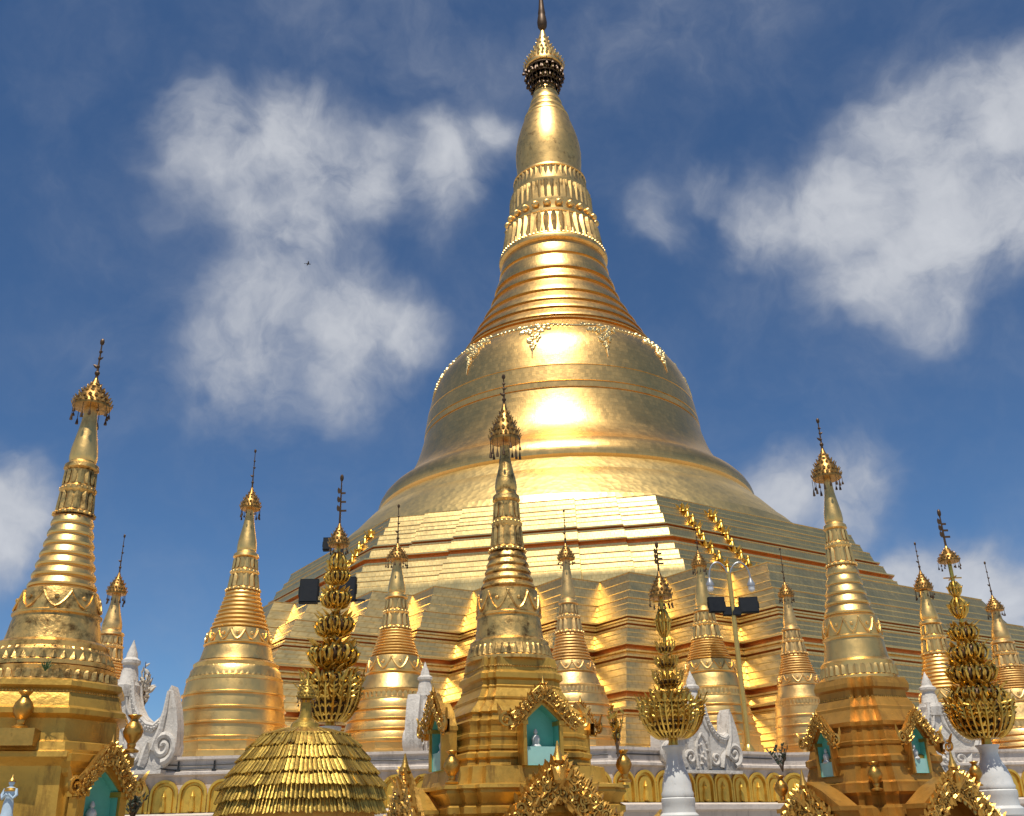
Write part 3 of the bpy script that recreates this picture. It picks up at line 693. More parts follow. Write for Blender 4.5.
# ================================================================== SCROLLWORK
def spiral_pts(cx, cz, r, turns, a0, sgn, y=0, n=22, inner=.15):
    return [(cx + r * (1 - (1 - inner) * k / n) * cos(a0 + sgn * 2 * pi * turns * k / n), y, cz + r * (1 - (1 - inner) * k / n) * sin(a0 + sgn * 2 * pi * turns * k / n)) for k in range(n + 1)]
def pediment_mb(w, h, depth=.12, n=5, seed=1, thick=1.):
    """flame gable: two raking bands of dense curling scrolls meeting in a bud finial; local x across, z up, y- = outward"""
    m = MB(); rg = random.Random(seed); band = h * .40 * thick
    for s in (-1, 1):
        ctr = []
        for k in range(13):
            t = k / 12; x = s * w / 2 * (1 - t); zz = h * .80 * (t - .045 * sin(2 * pi * t)); ctr.append(Vector((x, 0, zz)))
        def P(t):
            t = max(0, min(.9999, t)); i = int(t * 12); return ctr[i].lerp(ctr[i + 1], t * 12 - i)
        lo, hi = -.5 * band, .5 * band
        m.tube([tuple(p + Vector((0, -.01, lo))) for p in ctr], band * .07, 6)
        m.tube([tuple(p + Vector((0, -.01, hi))) for p in ctr], band * .05, 6)
        vs = [tuple(p + Vector((0, .03, lo))) for p in ctr] + [tuple(p + Vector((0, .03, hi))) for p in ctr]
        vs += [tuple(Vector(v) + Vector((0, depth, 0))) for v in vs]
        q = len(ctr); fs = []
        for k in range(q - 1):
            fs += [[k, k + 1, q + k + 1, q + k], [2 * q + k + 1, 2 * q + k, 3 * q + k, 3 * q + k + 1], [k, 2 * q + k, 2 * q + k + 1, k + 1], [q + k, q + k + 1, 3 * q + k + 1, 3 * q + k]]
        m.add(vs, fs)
        for k in range(n):
            t = (k + .5) / n
            for row, v in ((0, -.32), (1, .0), (2, .31)):
                p = P(t + (.5 / n if row % 2 else 0) * .8); r = band * rg.uniform(.14, .20) * (1 - .15 * t)
                c = (p.x, p.z + band * v)
                m.tube(spiral_pts(c[0], c[1], r, rg.uniform(1.3, 1.8), rg.uniform(0, 6), s * (1 if (k + row) % 2 else -1), -.04 - .02 * row, 16), [r * .30 * (1 - .5 * j / 16) for j in range(17)], 5)
                m.ball((c[0], -.07, c[1]), r * .34, 6, 4)
            for q_ in range(3):
                tt = t + (q_ - 1) * .32 / n; pp = P(tt); hgt = band * rg.uniform(.22, .40) * (1.15 if q_ == 1 else .7)
                m.petal((pp.x, rg.uniform(-.03, .02), pp.z + hi * .8), (0, -1, 0), (s * .55, 0, 1), band * .20, hgt, .45, .15)
                m.petal((pp.x + rg.uniform(-.2, .2) * band, -.05, pp.z + rg.uniform(-.55, .25) * band), (0, -1, 0), (s * rg.uniform(-1, 1), 0, rg.uniform(.2, 1)), band * .18, band * .3, .5, .3)
            pp = P(t); m.petal((pp.x, .0, pp.z + lo * .9), (0, -1, 0), (-s * .4, 0, -1), band * .2, band * rg.uniform(.15, .28), .4, .1)
        p = ctr[0]; m.tube(spiral_pts(p.x + s * band * .35, p.z + band * .1, band * .48, 1.4, pi / 2, -s, -.03), [band * .13 * (1 - .4 * j / 22) for j in range(23)], 5)
        m.petal((p.x + s * band * .6, 0, p.z + band * .3), (0, -1, 0), (s * .45, 0, 1), band * .35, band * .9, .4, .1)
    m.lathe([(band * .05, h * .66), (band * .30, h * .78), (band * .28, h * .88), (band * .13, h * .95), (band * .20, h * 1.0), (band * .10, h * 1.09), (band * .02, h * 1.22)], 10)
    for k in range(8):
        a = 2 * pi * k / 8; m.petal((band * .26 * cos(a), band * .26 * sin(a), h * .78), (cos(a), sin(a), 0), (cos(a) * .4, sin(a) * .4, 1), band * .22, h * .17, .3, .2)
    return m

def urn_prof(h):
    return [(.20 * h, 0), (.22 * h, .05 * h), (.10 * h, .12 * h), (.12 * h, .2 * h), (.11 * h, .24 * h), (.24 * h, .42 * h), (.27 * h, .55 * h), (.22 * h, .70 * h), (.11 * h, .83 * h), (.10 * h, .88 * h), (.19 * h, .98 * h), (.18 * h, 1.0 * h), (.12 * h, .99 * h), (.08 * h, .9 * h)]

def redent_poly(A, f=.22, steps=2):
    """square of half width A with stepped corners"""
    s = A * f / steps; q = []
    for k in range(steps + 1):
        q.append((A - s * k, A - s * (steps - k)))
        if k < steps: q.append((A - s * (k + 1), A - s * (steps - k)))
    pts = []
    for r in range(4):
        for a, b in q:
            for _ in range(r): a, b = -b, a
            pts.append((a, b))
    return pts

def oct_poly(A):
    R = A / cos(pi / 8); return [(R * cos(pi / 8 + k * pi / 4), R * sin(pi / 8 + k * pi / 4)) for k in range(8)]

def shrine(label, px_b, py_b, Y, S, rings, body, rot, porch, urns, poly, mats, worn, lower=None, kf=1.15, fringe=()):
    """rings: lotus ledges; body: list of (row, half px); porch: list of dicts; rot: azimuth the main face points to (deg right of the camera)"""
    ax = Axis(px_b, py_b, Y)
    root = empty('gilded_shrine', (ax.X, Y, 0), label, 'shrine', 'large gilded shrine stupas in the foreground')
    stupa_top(ax, S, root, M['worn'] if worn == 2 else M['satin'], M['dark'], S.get('rings', 6), M['worn'] if worn else None)
    for (y0, y1, h0, h1, n) in rings: lotus_ledge(ax, root, y0, y1, h0, h1, M['worn'] if worn else M['satin'], n)
    base_az = atan2(ax.X, Y)            # direction camera -> shrine
    face = -base_az * 1.0 + radians(rot)
    R = Matrix.Rotation(radians(rot) - base_az, 3, 'Z')
    m = MB()
    pr = []
    for (y, h) in body:
        r, zz = ax.rz(h / kf, y); pr.append((r, zz))
    pr = pr[::-1]
    pr = [(pr[0][0], 0)] + pr if pr[0][1] > .05 else pr
    m.loft([[tuple(R @ Vector((a, b, zz))) for a, b in poly(r)] for r, zz in pr])
    m.build('body', mats[0], root, 22)
    for (y, h, sz, pt) in fringe:
        r, zz = ax.rz(h / kf, y); pg = [R @ Vector((a, b, 0)) for a, b in poly(r)]; m = MB(); w = sz * ax.s(y)
        for k in range(len(pg)):
            a, b = pg[k], pg[(k + 1) % len(pg)]; e = b - a; n_ = max(1, int(e.length / w)); o = Vector((e.y, -e.x, 0)).normalized()
            if o.dot((a + b) / 2) < 0: o = -o
            for q in range(n_):
                p = a + e * ((q + .5) / n_)
                if pt: m.petal((p.x, p.y, zz), o, o * .12 + Vector((0, 0, pt)), e.length / n_ * .85, w * 1.25, .35, .12, True)
                else: m.ball((p.x, p.y, zz), w * .42, 6, 4)
        m.tube([(p.x, p.y, zz) for p in pg] + [(pg[0].x, pg[0].y, zz)], w * .2, 5)
        m.build('cornice_ornament', mats[1] if pt else M['scroll'], root, 40)
    # porches
    for P in porch:
        az = radians(rot) - base_az + radians(P['turn'])
        Rm = Matrix.Rotation(az, 4, 'Z')
        yb, yt = P['rows']; zb, zt = ax.z(yb), ax.z(yt); H = zt - zb
        w = P['w'] * ax.s(yb); dist = P['d'] * ax.s(yb); fr = w * P.get('fr', .2); dp = P.get('depth', .45) * w
        if P.get('bay'):
            by, bw, bd = P['bay']; sb = ax.s(by); bw *= sb; bd *= sb; zt_ = ax.z(by); m = MB(); m.M = Rm
            x0, y1_ = bw / 2, -dist + dp * 1.06
            def rc(o, zz): return [(-x0 - o, y1_ - o, zz), (x0 + o, y1_ - o, zz), (x0 + o, y1_ + bd * 1.6, zz), (-x0 - o, y1_ + bd * 1.6, zz)]
            u = sb * 4
            m.loft([rc(-u * .5, 0), rc(-u * .5, zt_ - 9 * u), rc(0, zt_ - 8 * u), rc(0, zt_ - 6 * u), rc(u * .8, zt_ - 5 * u), rc(u * .9, zt_ - 4 * u), rc(u * 1.6, zt_ - 2.6 * u), rc(u * 1.7, zt_ - u), rc(u * .8, zt_ - .8 * u), rc(u * .8, zt_)])
            m.build('bay', mats[0], root, 20)
        m = MB(); m.M = Rm @ Matrix.Translation((0, -dist, zb))
        hw = w / 2
        m.box((-hw - fr / 2, dp / 2, H * .36), (fr, dp, H * .72)); m.box((hw + fr / 2, dp / 2, H * .36), (fr, dp, H * .72))
        m.box((-hw - fr * .5, dp / 2 - .01, H * .68), (fr * 1.5, dp + .06, H * .07)); m.box((hw + fr * .5, dp / 2 - .01, H * .68), (fr * 1.5, dp + .06, H * .07))
        zr = H * .72
        for s in (-1, 1):   # the gable above the opening, as two sloping slabs
            m.prism([(s * (hw + fr), zr), (s * hw, zr), (s * hw * .5, zr + H * .14), (0, H * .98), (0, H * 1.14), (s * hw * .7, zr + H * .25)], .02, dp)
        pob = m.build('porch', mats[0], root, 25)
        m = MB(); m.M = Rm @ Matrix.Translation((0, -dist, zb))
        poly_ = [(-hw, 0.005), (hw, 0.005), (hw, zr), (hw * .5, zr + H * .14), (0, H * .98), (-hw * .5, zr + H * .14), (-hw, zr)]
        t = .02
        n_ = len(poly_); vs = [(x * .985, .05, z_) for x, z_ in poly_] + [(x * .985, dp, z_) for x, z_ in poly_]
        m.add(vs, [[n_ + i for i in range(n_)]] + [[i, n_ + i, n_ + (i + 1) % n_, (i + 1) % n_] for i in range(n_)])
        m.build('niche_lining', M['teal'] if P.get('teal', 1) else M['ochre_brown'], pob, 20)
        if P.get('sill', 1):
            m = MB(); m.M = Rm @ Matrix.Translation((0, -dist, zb)); m.box((0, .06 + dp * .22, H * .15), (w * .95, dp * .42, H * .3)); m.build('sill_block', M['teal_pale'], pob, 20)
            m = MB(); m.M = Rm @ Matrix.Translation((-w * .12, -dist + dp * .62, zb + H * .28))
            q = H * .3; m.lathe([(q * .3, 0), (q * .32, .1 * q), (q * .2, .25 * q), (q * .26, .5 * q), (q * .18, .68 * q), (q * .07, .74 * q), (q * .13, .84 * q), (q * .1, .95 * q), (q * .03, 1.05 * q)], 12)
            m.build('figurine', M['vase'], pob, 40)
        pm = pediment_mb(w * P.get('pw', 2.3), H * P.get('ph', .62), .1, P.get('n', 4), P.get('seed', 1), P.get('thick', 1.))
        mm = Rm @ Matrix.Translation((0, -dist - .05, zb + H * P.get('pz', .66)))
        pm.v = [mm @ v for v in pm.v]
        pm.build('pediment', M['scroll'], pob, 40)
    for (turn, d, y0, y1, *blk) in urns:
        az = radians(rot) - base_az + radians(turn); zz = ax.z(y1); h = ax.z(y0) - zz; dd = d * ax.s(y1)
        m = MB(); m.lathe([(r_, z_ + zz) for r_, z_ in urn_prof(h)], 18, (sin(az) * dd, -cos(az) * dd))
        if blk:
            w_ = h * .95; zb_ = ax.z(y1 + blk[0]); m.box((sin(az) * (dd - w_ * .2), -cos(az) * (dd - w_ * .2), (zz + zb_) / 2 - .01), (w_, w_ * 1.4, zz - zb_), Matrix.Rotation(az, 3, 'Z'))
        m.build('urn', M['scroll'], root, 40)
    return ax, root

# centre shrine
shrine('tall weathered shrine in the middle with dark flaked spire and an open teal niche', 511, 720, 22,
    SS((376, 403, 457, 15), (457, 492, 4.6, 10.8), (494, 553, 11.5, 16.5), (554, 591, 18, 27), (591, 617, 28.5, 31.5), (642, 34), None, nfest=9, rings=5),
    [(642, 664, 38, 44, 40)],
    [(662, 40), (663, 43), (676, 45), (679, 49), (684, 49.5), (686, 46.5), (690, 46.5), (692, 48.5), (694, 48), (702, 53), (703, 54.5), (705, 54.5), (706, 54), (712, 60), (714, 63), (718, 66), (720, 63.5), (724, 65), (727, 70), (731, 68), (738, 68.5), (739, 70.5), (742, 70.5), (743, 68.8), (750, 69.5), (751, 72), (754, 72), (755, 70), (756, 71), (758, 75), (762, 75), (764, 72), (769, 74), (771, 86), (777, 87), (787, 90), (789, 108), (792, 109), (793, 105), (796, 106), (799, 103), (806, 100), (809, 105), (815, 105), (818, 98), (850, 100)],
    22, [dict(turn=0, rows=(771, 713), w=34, d=81, pw=2.0, ph=.64, pz=.68, n=8, seed=4, depth=.46, fr=.10), dict(turn=-90, rows=(771, 713), w=34, d=81, pw=2.0, ph=.64, pz=.68, n=8, seed=5, depth=.46, fr=.10), dict(turn=90, rows=(771, 716), w=32, d=77, pw=2.05, ph=.6, pz=.7, n=5, seed=6, sill=0, depth=.46),
         dict(turn=0, rows=(850, 795), w=58, d=112, pw=2.5, ph=1.55, pz=-.06, n=12, seed=8, teal=0, sill=0, depth=.5), dict(turn=-90, rows=(850, 795), w=58, d=112, pw=2.5, ph=1.5, pz=-.06, n=12, seed=9, teal=0, sill=0, depth=.5)],
    [(-56, 100, 756, 787), (47, 116, 756, 787)], lambda A: redent_poly(A, .26, 2), (M['ochre'], M['ochre']), 2, fringe=[(672, 44.5, 2.6, 0)])
# right shrine
shrine('brown based gilded shrine at the right with narrow teal niches and smooth golden spire', 866, 720, 24,
    SS((420, 448, 491, 13.8), (489, 524, 4.2, 8.8), (524, 567, 9.5, 13.5), (567, 618, 14.5, 24), (618, 639, 25.5, 28), (662, 31), None, nfest=11, rings=5),
    [(662, 682, 34, 38, 34)],
    [(681, 38), (682, 43), (688, 46), (692, 46), (694, 42), (701, 42), (703, 44), (710, 48), (711, 49.5), (713, 49.5), (714, 49.5), (724, 56), (726, 58), (730, 58), (732, 55), (737, 57), (744, 58.5), (745, 60.5), (748, 60.5), (749, 59.5), (758, 62), (760, 66), (765, 66), (767, 63), (775, 66), (783, 68), (785, 72), (788, 72), (794, 74), (797, 70), (806, 70), (809, 78), (830, 84), (850, 84)],
    45, [dict(turn=0, rows=(777, 731), w=19, d=63, pw=2.1, ph=.62, pz=.70, n=8, seed=14, depth=.45, fr=.10), dict(turn=-90, rows=(777, 731), w=19, d=63, pw=2.1, ph=.62, pz=.70, n=8, seed=15, depth=.45, fr=.10), dict(turn=90, rows=(777, 733), w=22, d=68, pw=2.7, ph=.7, pz=.62, n=5, seed=16, sill=0, depth=.55), 
         dict(turn=0, rows=(850, 790), w=60, d=98, pw=2.1, ph=1.2, pz=.08, n=12, seed=18, teal=0, sill=0, depth=.4, thick=.85), dict(turn=-90, rows=(850, 790), w=60, d=94, pw=2.1, ph=1.2, pz=-.12, n=12, seed=19, teal=0, sill=0, depth=.4, thick=.85)],
    [(-45, 72, 766, 793), (42, 93, 766, 790), (-132, 93, 772, 800)], lambda A: redent_poly(A, .42, 3), (M['ochre_brown'], M['ochre_brown']), 0, fringe=[(701, 42, 2.6, 0)])
# left shrine
axL, rootL = shrine('large octagonal gilded shrine cut by the left edge, with double lotus band and urns', 44, 700, 17,
    SS((341, 378, 420, 18), (418, 464, 6.5, 13), (464, 517, 14, 17.5), (518, 592, 18.5, 32), (592, 617, 34, 40), (646, 45), None, nfest=9, rings=7),
    [(646, 672, 52, 62, 40), (672, 690, 62, 68, 44)],
    [(688, 70), (690, 74), (695, 75), (698, 71), (702, 73), (714, 77), (717, 82), (722, 82), (726, 75), (738, 76), (747, 78), (749, 84), (757, 86), (759, 94), (764, 95), (768, 90), (772, 86), (780, 86), (830, 92), (860, 95)],
    -7, [dict(turn=45, rows=(850, 775), w=42, d=108, pw=1.55, ph=.60, pz=.74, n=8, seed=24, depth=.3, bay=(757, 62, 30))],
    [(-4, 86, 703, 738, 16), (60, 106, 720, 757)], oct_poly, (M['ochre'], M['ochre']), 1, kf=1.02, fringe=[(700, 72, 3, 0)])

# ================================================================== TILED DOME ROOF
def pavilion():
    ax = Axis(303, 760, 16); root = empty('pavilion', (ax.X, 16, 0), 'small octagonal pavilion with domed roof of overlapping gold leaf shaped tiles', 'pavilion')
    base_az = atan2(ax.X, 16.); rot = radians(10) - base_az
    rows = [(729, 24), (735, 44), (746, 55), (759, 64), (773, 73), (786, 81), (799, 81.5), (812, 82)]
    def op(R, z): return [(R * sin(rot + pi / 8 + k * pi / 4), -R * cos(rot + pi / 8 + k * pi / 4), z) for k in range(8)]
    m = MB(); rings = []
    for y, h in rows[::-1]:
        r, z = ax.rz(h * .96, y); rings.append(op(r, z))
    m.loft(rings); roof = m.build('roof', M['ochre_brown'], root, 20)
    m = MB(); rg = random.Random(5)
    for i in range(len(rows) - 1):
        (y0, h0), (y1, h1) = rows[i], rows[i + 1]
        r0, z0_ = ax.rz(h0 * .985, y0); r1, z1 = ax.rz(h1 * 1.05, y1 + .8)
        A = op(r0, z0_); B = op(r1, z1); nt = max(7, int(10 + i * 1.3))
        for k in range(8):
            j = (k + 1) % 8
            for q in range(nt):
                t0 = (q + rg.uniform(.05, .13)) / nt; t1 = (q + rg.uniform(.86, .95)) / nt
                a0 = Vector(A[k]).lerp(Vector(A[j]), t0); a1 = Vector(A[k]).lerp(Vector(A[j]), t1); b0 = Vector(B[k]).lerp(Vector(B[j]), t0); b1 = Vector(B[k]).lerp(Vector(B[j]), t1)
                o = ((b0 + b1) / 2); o = Vector((o.x, o.y, 0)).normalized()
                up = Vector((0, 0, 1)); lift = r1 * rg.uniform(.008, .022); dz = rg.uniform(-.022, .008)
                e = (b1 - b0).normalized(); w = (b1 - b0).length
                mid = (b0 + b1) / 2 + o * lift * 1.5 + up * (dz - .018)
                am = (a0 + a1) / 2 + o * .02
                vs = [a0, am, a1, b1 + o * lift + up * dz, mid, b0 + o * lift + up * dz]
                vs2 = [v - o * .02 - up * .01 for v in vs]
                V = [tuple(v) for v in vs + vs2]
                m.add(V, [[0, 1, 4, 5], [1, 2, 3, 4], [7, 6, 11, 10], [8, 7, 10, 9], [5, 4, 10, 11], [4, 3, 9, 10], [0, 5, 11, 6], [2, 8, 9, 3]])
    m.build('leaf_tiles', M['tile'], roof, 30)
    m = MB()
    r, z = ax.rz(7, 722); zt = ax.z(672)
    m.lathe([(r * 2.2, z - .12), (r * 1.9, z - .02), (r * 1.0, z + .05), (r * .85, z + .12), (r * .8, ax.z(703)), (r * 1.0, ax.z(701)), (r * .6, ax.z(698))], 20)
    umbrella(m, ax.s(700) * 9.5, ax.z(699), ax.z(678), 12, True, (0, 0), 1, .3)
    m.tube([(0, 0, ax.z(680)), (0, 0, zt)], .018, 6)
    m.build('finial', [M['tile'], M['dark']], root, 35)
    zb = ax.z(812)
    m = MB(); rr = ax.s(812) * 72
    m.loft([op(rr * 1.04, zb - .12), op(rr * 1.04, zb + .01)]); m.build('eave_beam', M['ochre_brown'], root, 20)
    for k in range(8):
        p = op(rr * .92, 0)[k]; m = MB(); m.lathe([(.11, 0), (.11, .2), (.08, .24), (.075, zb - .25), (.11, zb - .2), (.11, zb - .11)], 14, (p[0], p[1])); m.build('column', M['ochre'], root, 30)
pavilion()

# ================================================================== TIERED TREES
def tiered_tree(label, px_b, py_b, Y, hti, cross, balls, tiers, stem, vase, seed, vase_mat):
    """gilded metal tree: stacked baskets of curled leaf ribs, umbrella on top, on a glazed baluster pedestal"""
    ax = Axis(px_b, py_b, Y); rg = random.Random(seed)
    root = empty('tiered_tree', (ax.X, Y, 0), label, 'metal tree', 'gilded tiered trees of leaves')
    yf, yt, yb, hh = hti
    rr, zr = ax.rz(hh, yb - 6); zt = ax.z(yt); L_ = ax.z(yf) - zt
    m = MB(); m.tube([(0, 0, zt - .1), (0, 0, ax.z(yf))], [.03, .015], 6)
    for f in (.25, .45, .65): m.box((.06, 0, zt + L_ * f), (.2 * (1.2 - f), .015, .05)); m.petal((-.03, 0, zt + L_ * f), (0, -1, 0), (-.3, 0, 1), .1, .16, .1, .1)
    m.ball((0, 0, ax.z(yf)), .05, 8, 6, (1, 1, 2)); m.build('vane', M['dark'], root)
    m = MB(); umbrella(m, rr, zr, zt, 12, True, (0, 0), 1, .42); m.build('umbrella_crown', [M['bronze'], M['dark']], root, 40)
    m = MB(); m.tube([(0, 0, ax.z(stem[1])), (0, 0, zr + .2)], .05, 8)
    if cross:
        zz = ax.z(cross); w = ax.s(cross) * 9
        m.tube([(-w, 0, zz), (w, 0, zz)], .018, 5); m.tube([(0, -w, zz), (0, w, zz)], .018, 5)
    m.lathe([ax.rz(5.5, stem[1]), ax.rz(4.5, (stem[0] + stem[1]) / 2), ax.rz(6, stem[0])], 16)
    m.build('trunk', M['leafgold'], root, 40)
    for (y0, y1, h) in balls:      # cage-like knobs
        m = MB(); z0_, z1 = ax.z(y1), ax.z(y0); r = h * ax.s(y1); n = 12
        for k in range(n):
            a = 2 * pi * k / n; m.tube([(r * sin(pi * (.08 + .92 * q / 8)) ** .8 * cos(a), r * sin(pi * (.08 + .92 * q / 8)) ** .8 * sin(a), z0_ + (z1 - z0_) * q / 8) for q in range(8)], [r * .13] * 8, 5)
            m.petal((r * cos(a), r * sin(a), z0_ + (z1 - z0_) * .45), (cos(a), sin(a), 0), (cos(a) * .3, sin(a) * .3, 1), r * .45, r * .55, .3, .2)
        m.build('cage_knob', M['leafgold'], root, 40)
    for tier in tiers:
        (y0, y1, h, n) = tier[:4]; bulbs = len(tier) > 4
        m = MB(); z0_, z1 = ax.z(y1), ax.z(y0); H = z1 - z0_; r = h * ax.s(y1)
        if bulbs:       # ring of tulip shaped cages with a star of leaves on each
            br = tier[4] * ax.s(y1)
            for k in range(n):
                a = 2 * pi * (k + rg.uniform(-.12, .12)) / n; o = Vector((cos(a), sin(a), 0)); c = o * (r - br) ; zc = z0_ + rg.uniform(-.04, .04) * H
                bh = min(H * .8, br * 2.1)
                m.tube([(0, 0, z0_ + H * .1), tuple(c * .6 + Vector((0, 0, zc - .05 * H))), tuple(c + Vector((0, 0, zc)))], br * .1, 5)
                for q in range(8):
                    b = 2 * pi * q / 8; w = Vector((cos(b), sin(b), 0))
                    m.tube([tuple(c + w * br * f_ + Vector((0, 0, zc + bh * g_))) for f_, g_ in ((.1, 0), (.7, .14), (.98, .38), (.92, .62), (.62, .82))], br * .13, 4)
                    m.petal(tuple(c + w * br * .9 + Vector((0, 0, zc + bh * .3))), w, w * .3 + Vector((0, 0, 1)), br * .42, bh * .3, .3, .2)
                    if q % 2: m.petal(tuple(c + w * br * .5 + Vector((0, 0, zc + bh * .74))), w, w * .7 + Vector((0, 0, 1)), br * .55, bh * .42, .25, .4)
                k0 = len(m.f); m.ball(tuple(c + Vector((0, 0, zc + bh * .45))), br * .62, 8, 6, (1, 1, bh / br / 2)); m.mi[k0:] = [1] * (len(m.f) - k0)  # dark core added so the cage gaps read as shade
        else:           # basket of curled ribs set with small leaflets
            for k in range(n):
                a = 2 * pi * (k + rg.uniform(-.12, .12)) / n; o = Vector((cos(a), sin(a), 0)); r_ = r * rg.uniform(.94, 1.04); tw = rg.uniform(-.25, .25)
                pts = []
                for q in range(10):
                    t = q / 9; rad = r_ * (.42 + .58 * sin(t * pi * .5) ** .85); pts.append(tuple(o * rad + Vector((0, 0, z0_ + H * .80 * t ** 1.35))))
                m.tube(pts, [r * .042] * 8 + [r * .03, r * .012], 5)
                sd_ = Vector((-sin(a), cos(a), 0))
                for q in (2, 4, 6, 7, 8, 9):
                    p = Vector(pts[q]); s = min(r * .07, H * .11) * rg.uniform(.7, 1.5)
                    for sg in (-1, 1): m.petal(p + sd_ * sg * s * .3, o, sd_ * sg * .8 + o * rg.uniform(0, .5) + Vector((0, 0, rg.uniform(.3, 1.))), s * .9, s * 1.7, .3, .3)
                p = Vector(pts[-1]); m.petal(p - o * .01, o, o * rg.uniform(-.1, .3) + Vector((tw, tw, 1)), r * .13, H * rg.uniform(.14, .32), .3, .2)
            m.lathe([(r * .44, z0_ - .02), (r * .48, z0_ + .02), (r * .44, z0_ + .05), (r * .1, z0_ + .04)], 24)
            for k in range(n):     # short inner leaves
                a = 2 * pi * (k + .5) / n; o = Vector((cos(a), sin(a), 0)); q = rg.uniform(.35, .75)
                m.petal(o * r * q + Vector((0, 0, z0_ + H * .4)), o, o * .35 + Vector((rg.uniform(-.3, .3), rg.uniform(-.3, .3), 1)), r * .16, H * rg.uniform(.3, .65), .25, .2)
            k0 = len(m.f); m.lathe([(r * .38, z0_), (r * .62, z0_ + H * .2), (r * .70, z0_ + H * .38), (r * .2, z0_ + H * .5)], 20); m.mi[k0:] = [1] * (len(m.f) - k0)  # dark core standing in for the shade between the ribs
        m.build('leaf_tier', [M['leafgold'], M['dark']], root, 40)
    y0, y1, h0, hn, hb = vase
    z1 = ax.z(y0); zb = ax.z(y1); s = ax.s(y1); H = z1 - zb
    m = MB(); m.lathe([(hb * s * 1.05, zb), (hb * s * 1.08, zb + .06 * H), (hb * s, zb + .12 * H), (hb * s * .97, zb + .25 * H), (hb * s * .84, zb + .42 * H), (hn * s * 1.12, zb + .66 * H), (hn * s, zb + .80 * H), (hn * s * 1.1, zb + .90 * H), (h0 * s * .95, zb + .95 * H), (h0 * s, zb + .97 * H), (h0 * s, zb + 1. * H), (h0 * s * .5, zb + 1.0 * H), (.06, zb + 1.02 * H)], 32)
    m.build('vase', vase_mat, root, 40)
    m = MB(); R = hb * s
    m.lathe([(R * 1.6, 0), (R * 1.6, .3), (R * 1.25, .36), (R * 1.2, zb - .62), (R * 1.3, zb - .55), (R * 1.3, zb - .42), (R * 1.12, zb - .36), (R * 1.08, zb - .2), (R * 1.12, zb - .15), (R * 1.12, zb - .04), (R * 1.0, zb)], 24)
    m.build('pedestal', vase_mat, root, 25)
    return ax
axT = tiered_tree('gilded tiered tree on a plain white vase, hanging before the terraces right of centre', 673, 740, 26, (545, 570, 604, 11), 602,
    [(606, 637, 7)], [(640, 653, 10, 14), (656, 669, 12, 16), (670, 688, 15, 18), (688, 708, 19, 20), (697, 738, 32.5, 34)], (734, 748), (746, 797, 12, 8, 15), 3, M['vase'])
tiered_tree('gilded tiered tree on a stained white vase, rising against sky and cloud at the right', 986, 740, 24, (513, 545, 568, 10), 578,
    [(580, 597, 6), (596, 618, 8.5)], [(614, 640, 15, 7, 7.5), (630, 661, 20, 8, 8.5), (648, 683, 24, 9, 9.5), (670, 707, 28, 10, 10), (690, 718, 30, 11, 9.5), (700, 738, 32.5, 28)], (734, 747), (745, 789, 11.5, 8.5, 17), 5, M['vase'])
tiered_tree('gilded tiered tree rising behind the leaf tiled pavilion roof, its pedestal hidden', 330, 720, 24, (478, 522, 552, 10), None,
    [(550, 578, 9)], [(560, 584, 12.5, 6, 7), (574, 607, 15, 7, 8), (596, 635, 19.5, 8, 9.5), (620, 666, 25, 9, 11), (648, 697, 29, 10, 12), (676, 722, 31, 24)], (718, 728), (727, 790, 12, 8.5, 17), 8, M['vase'])

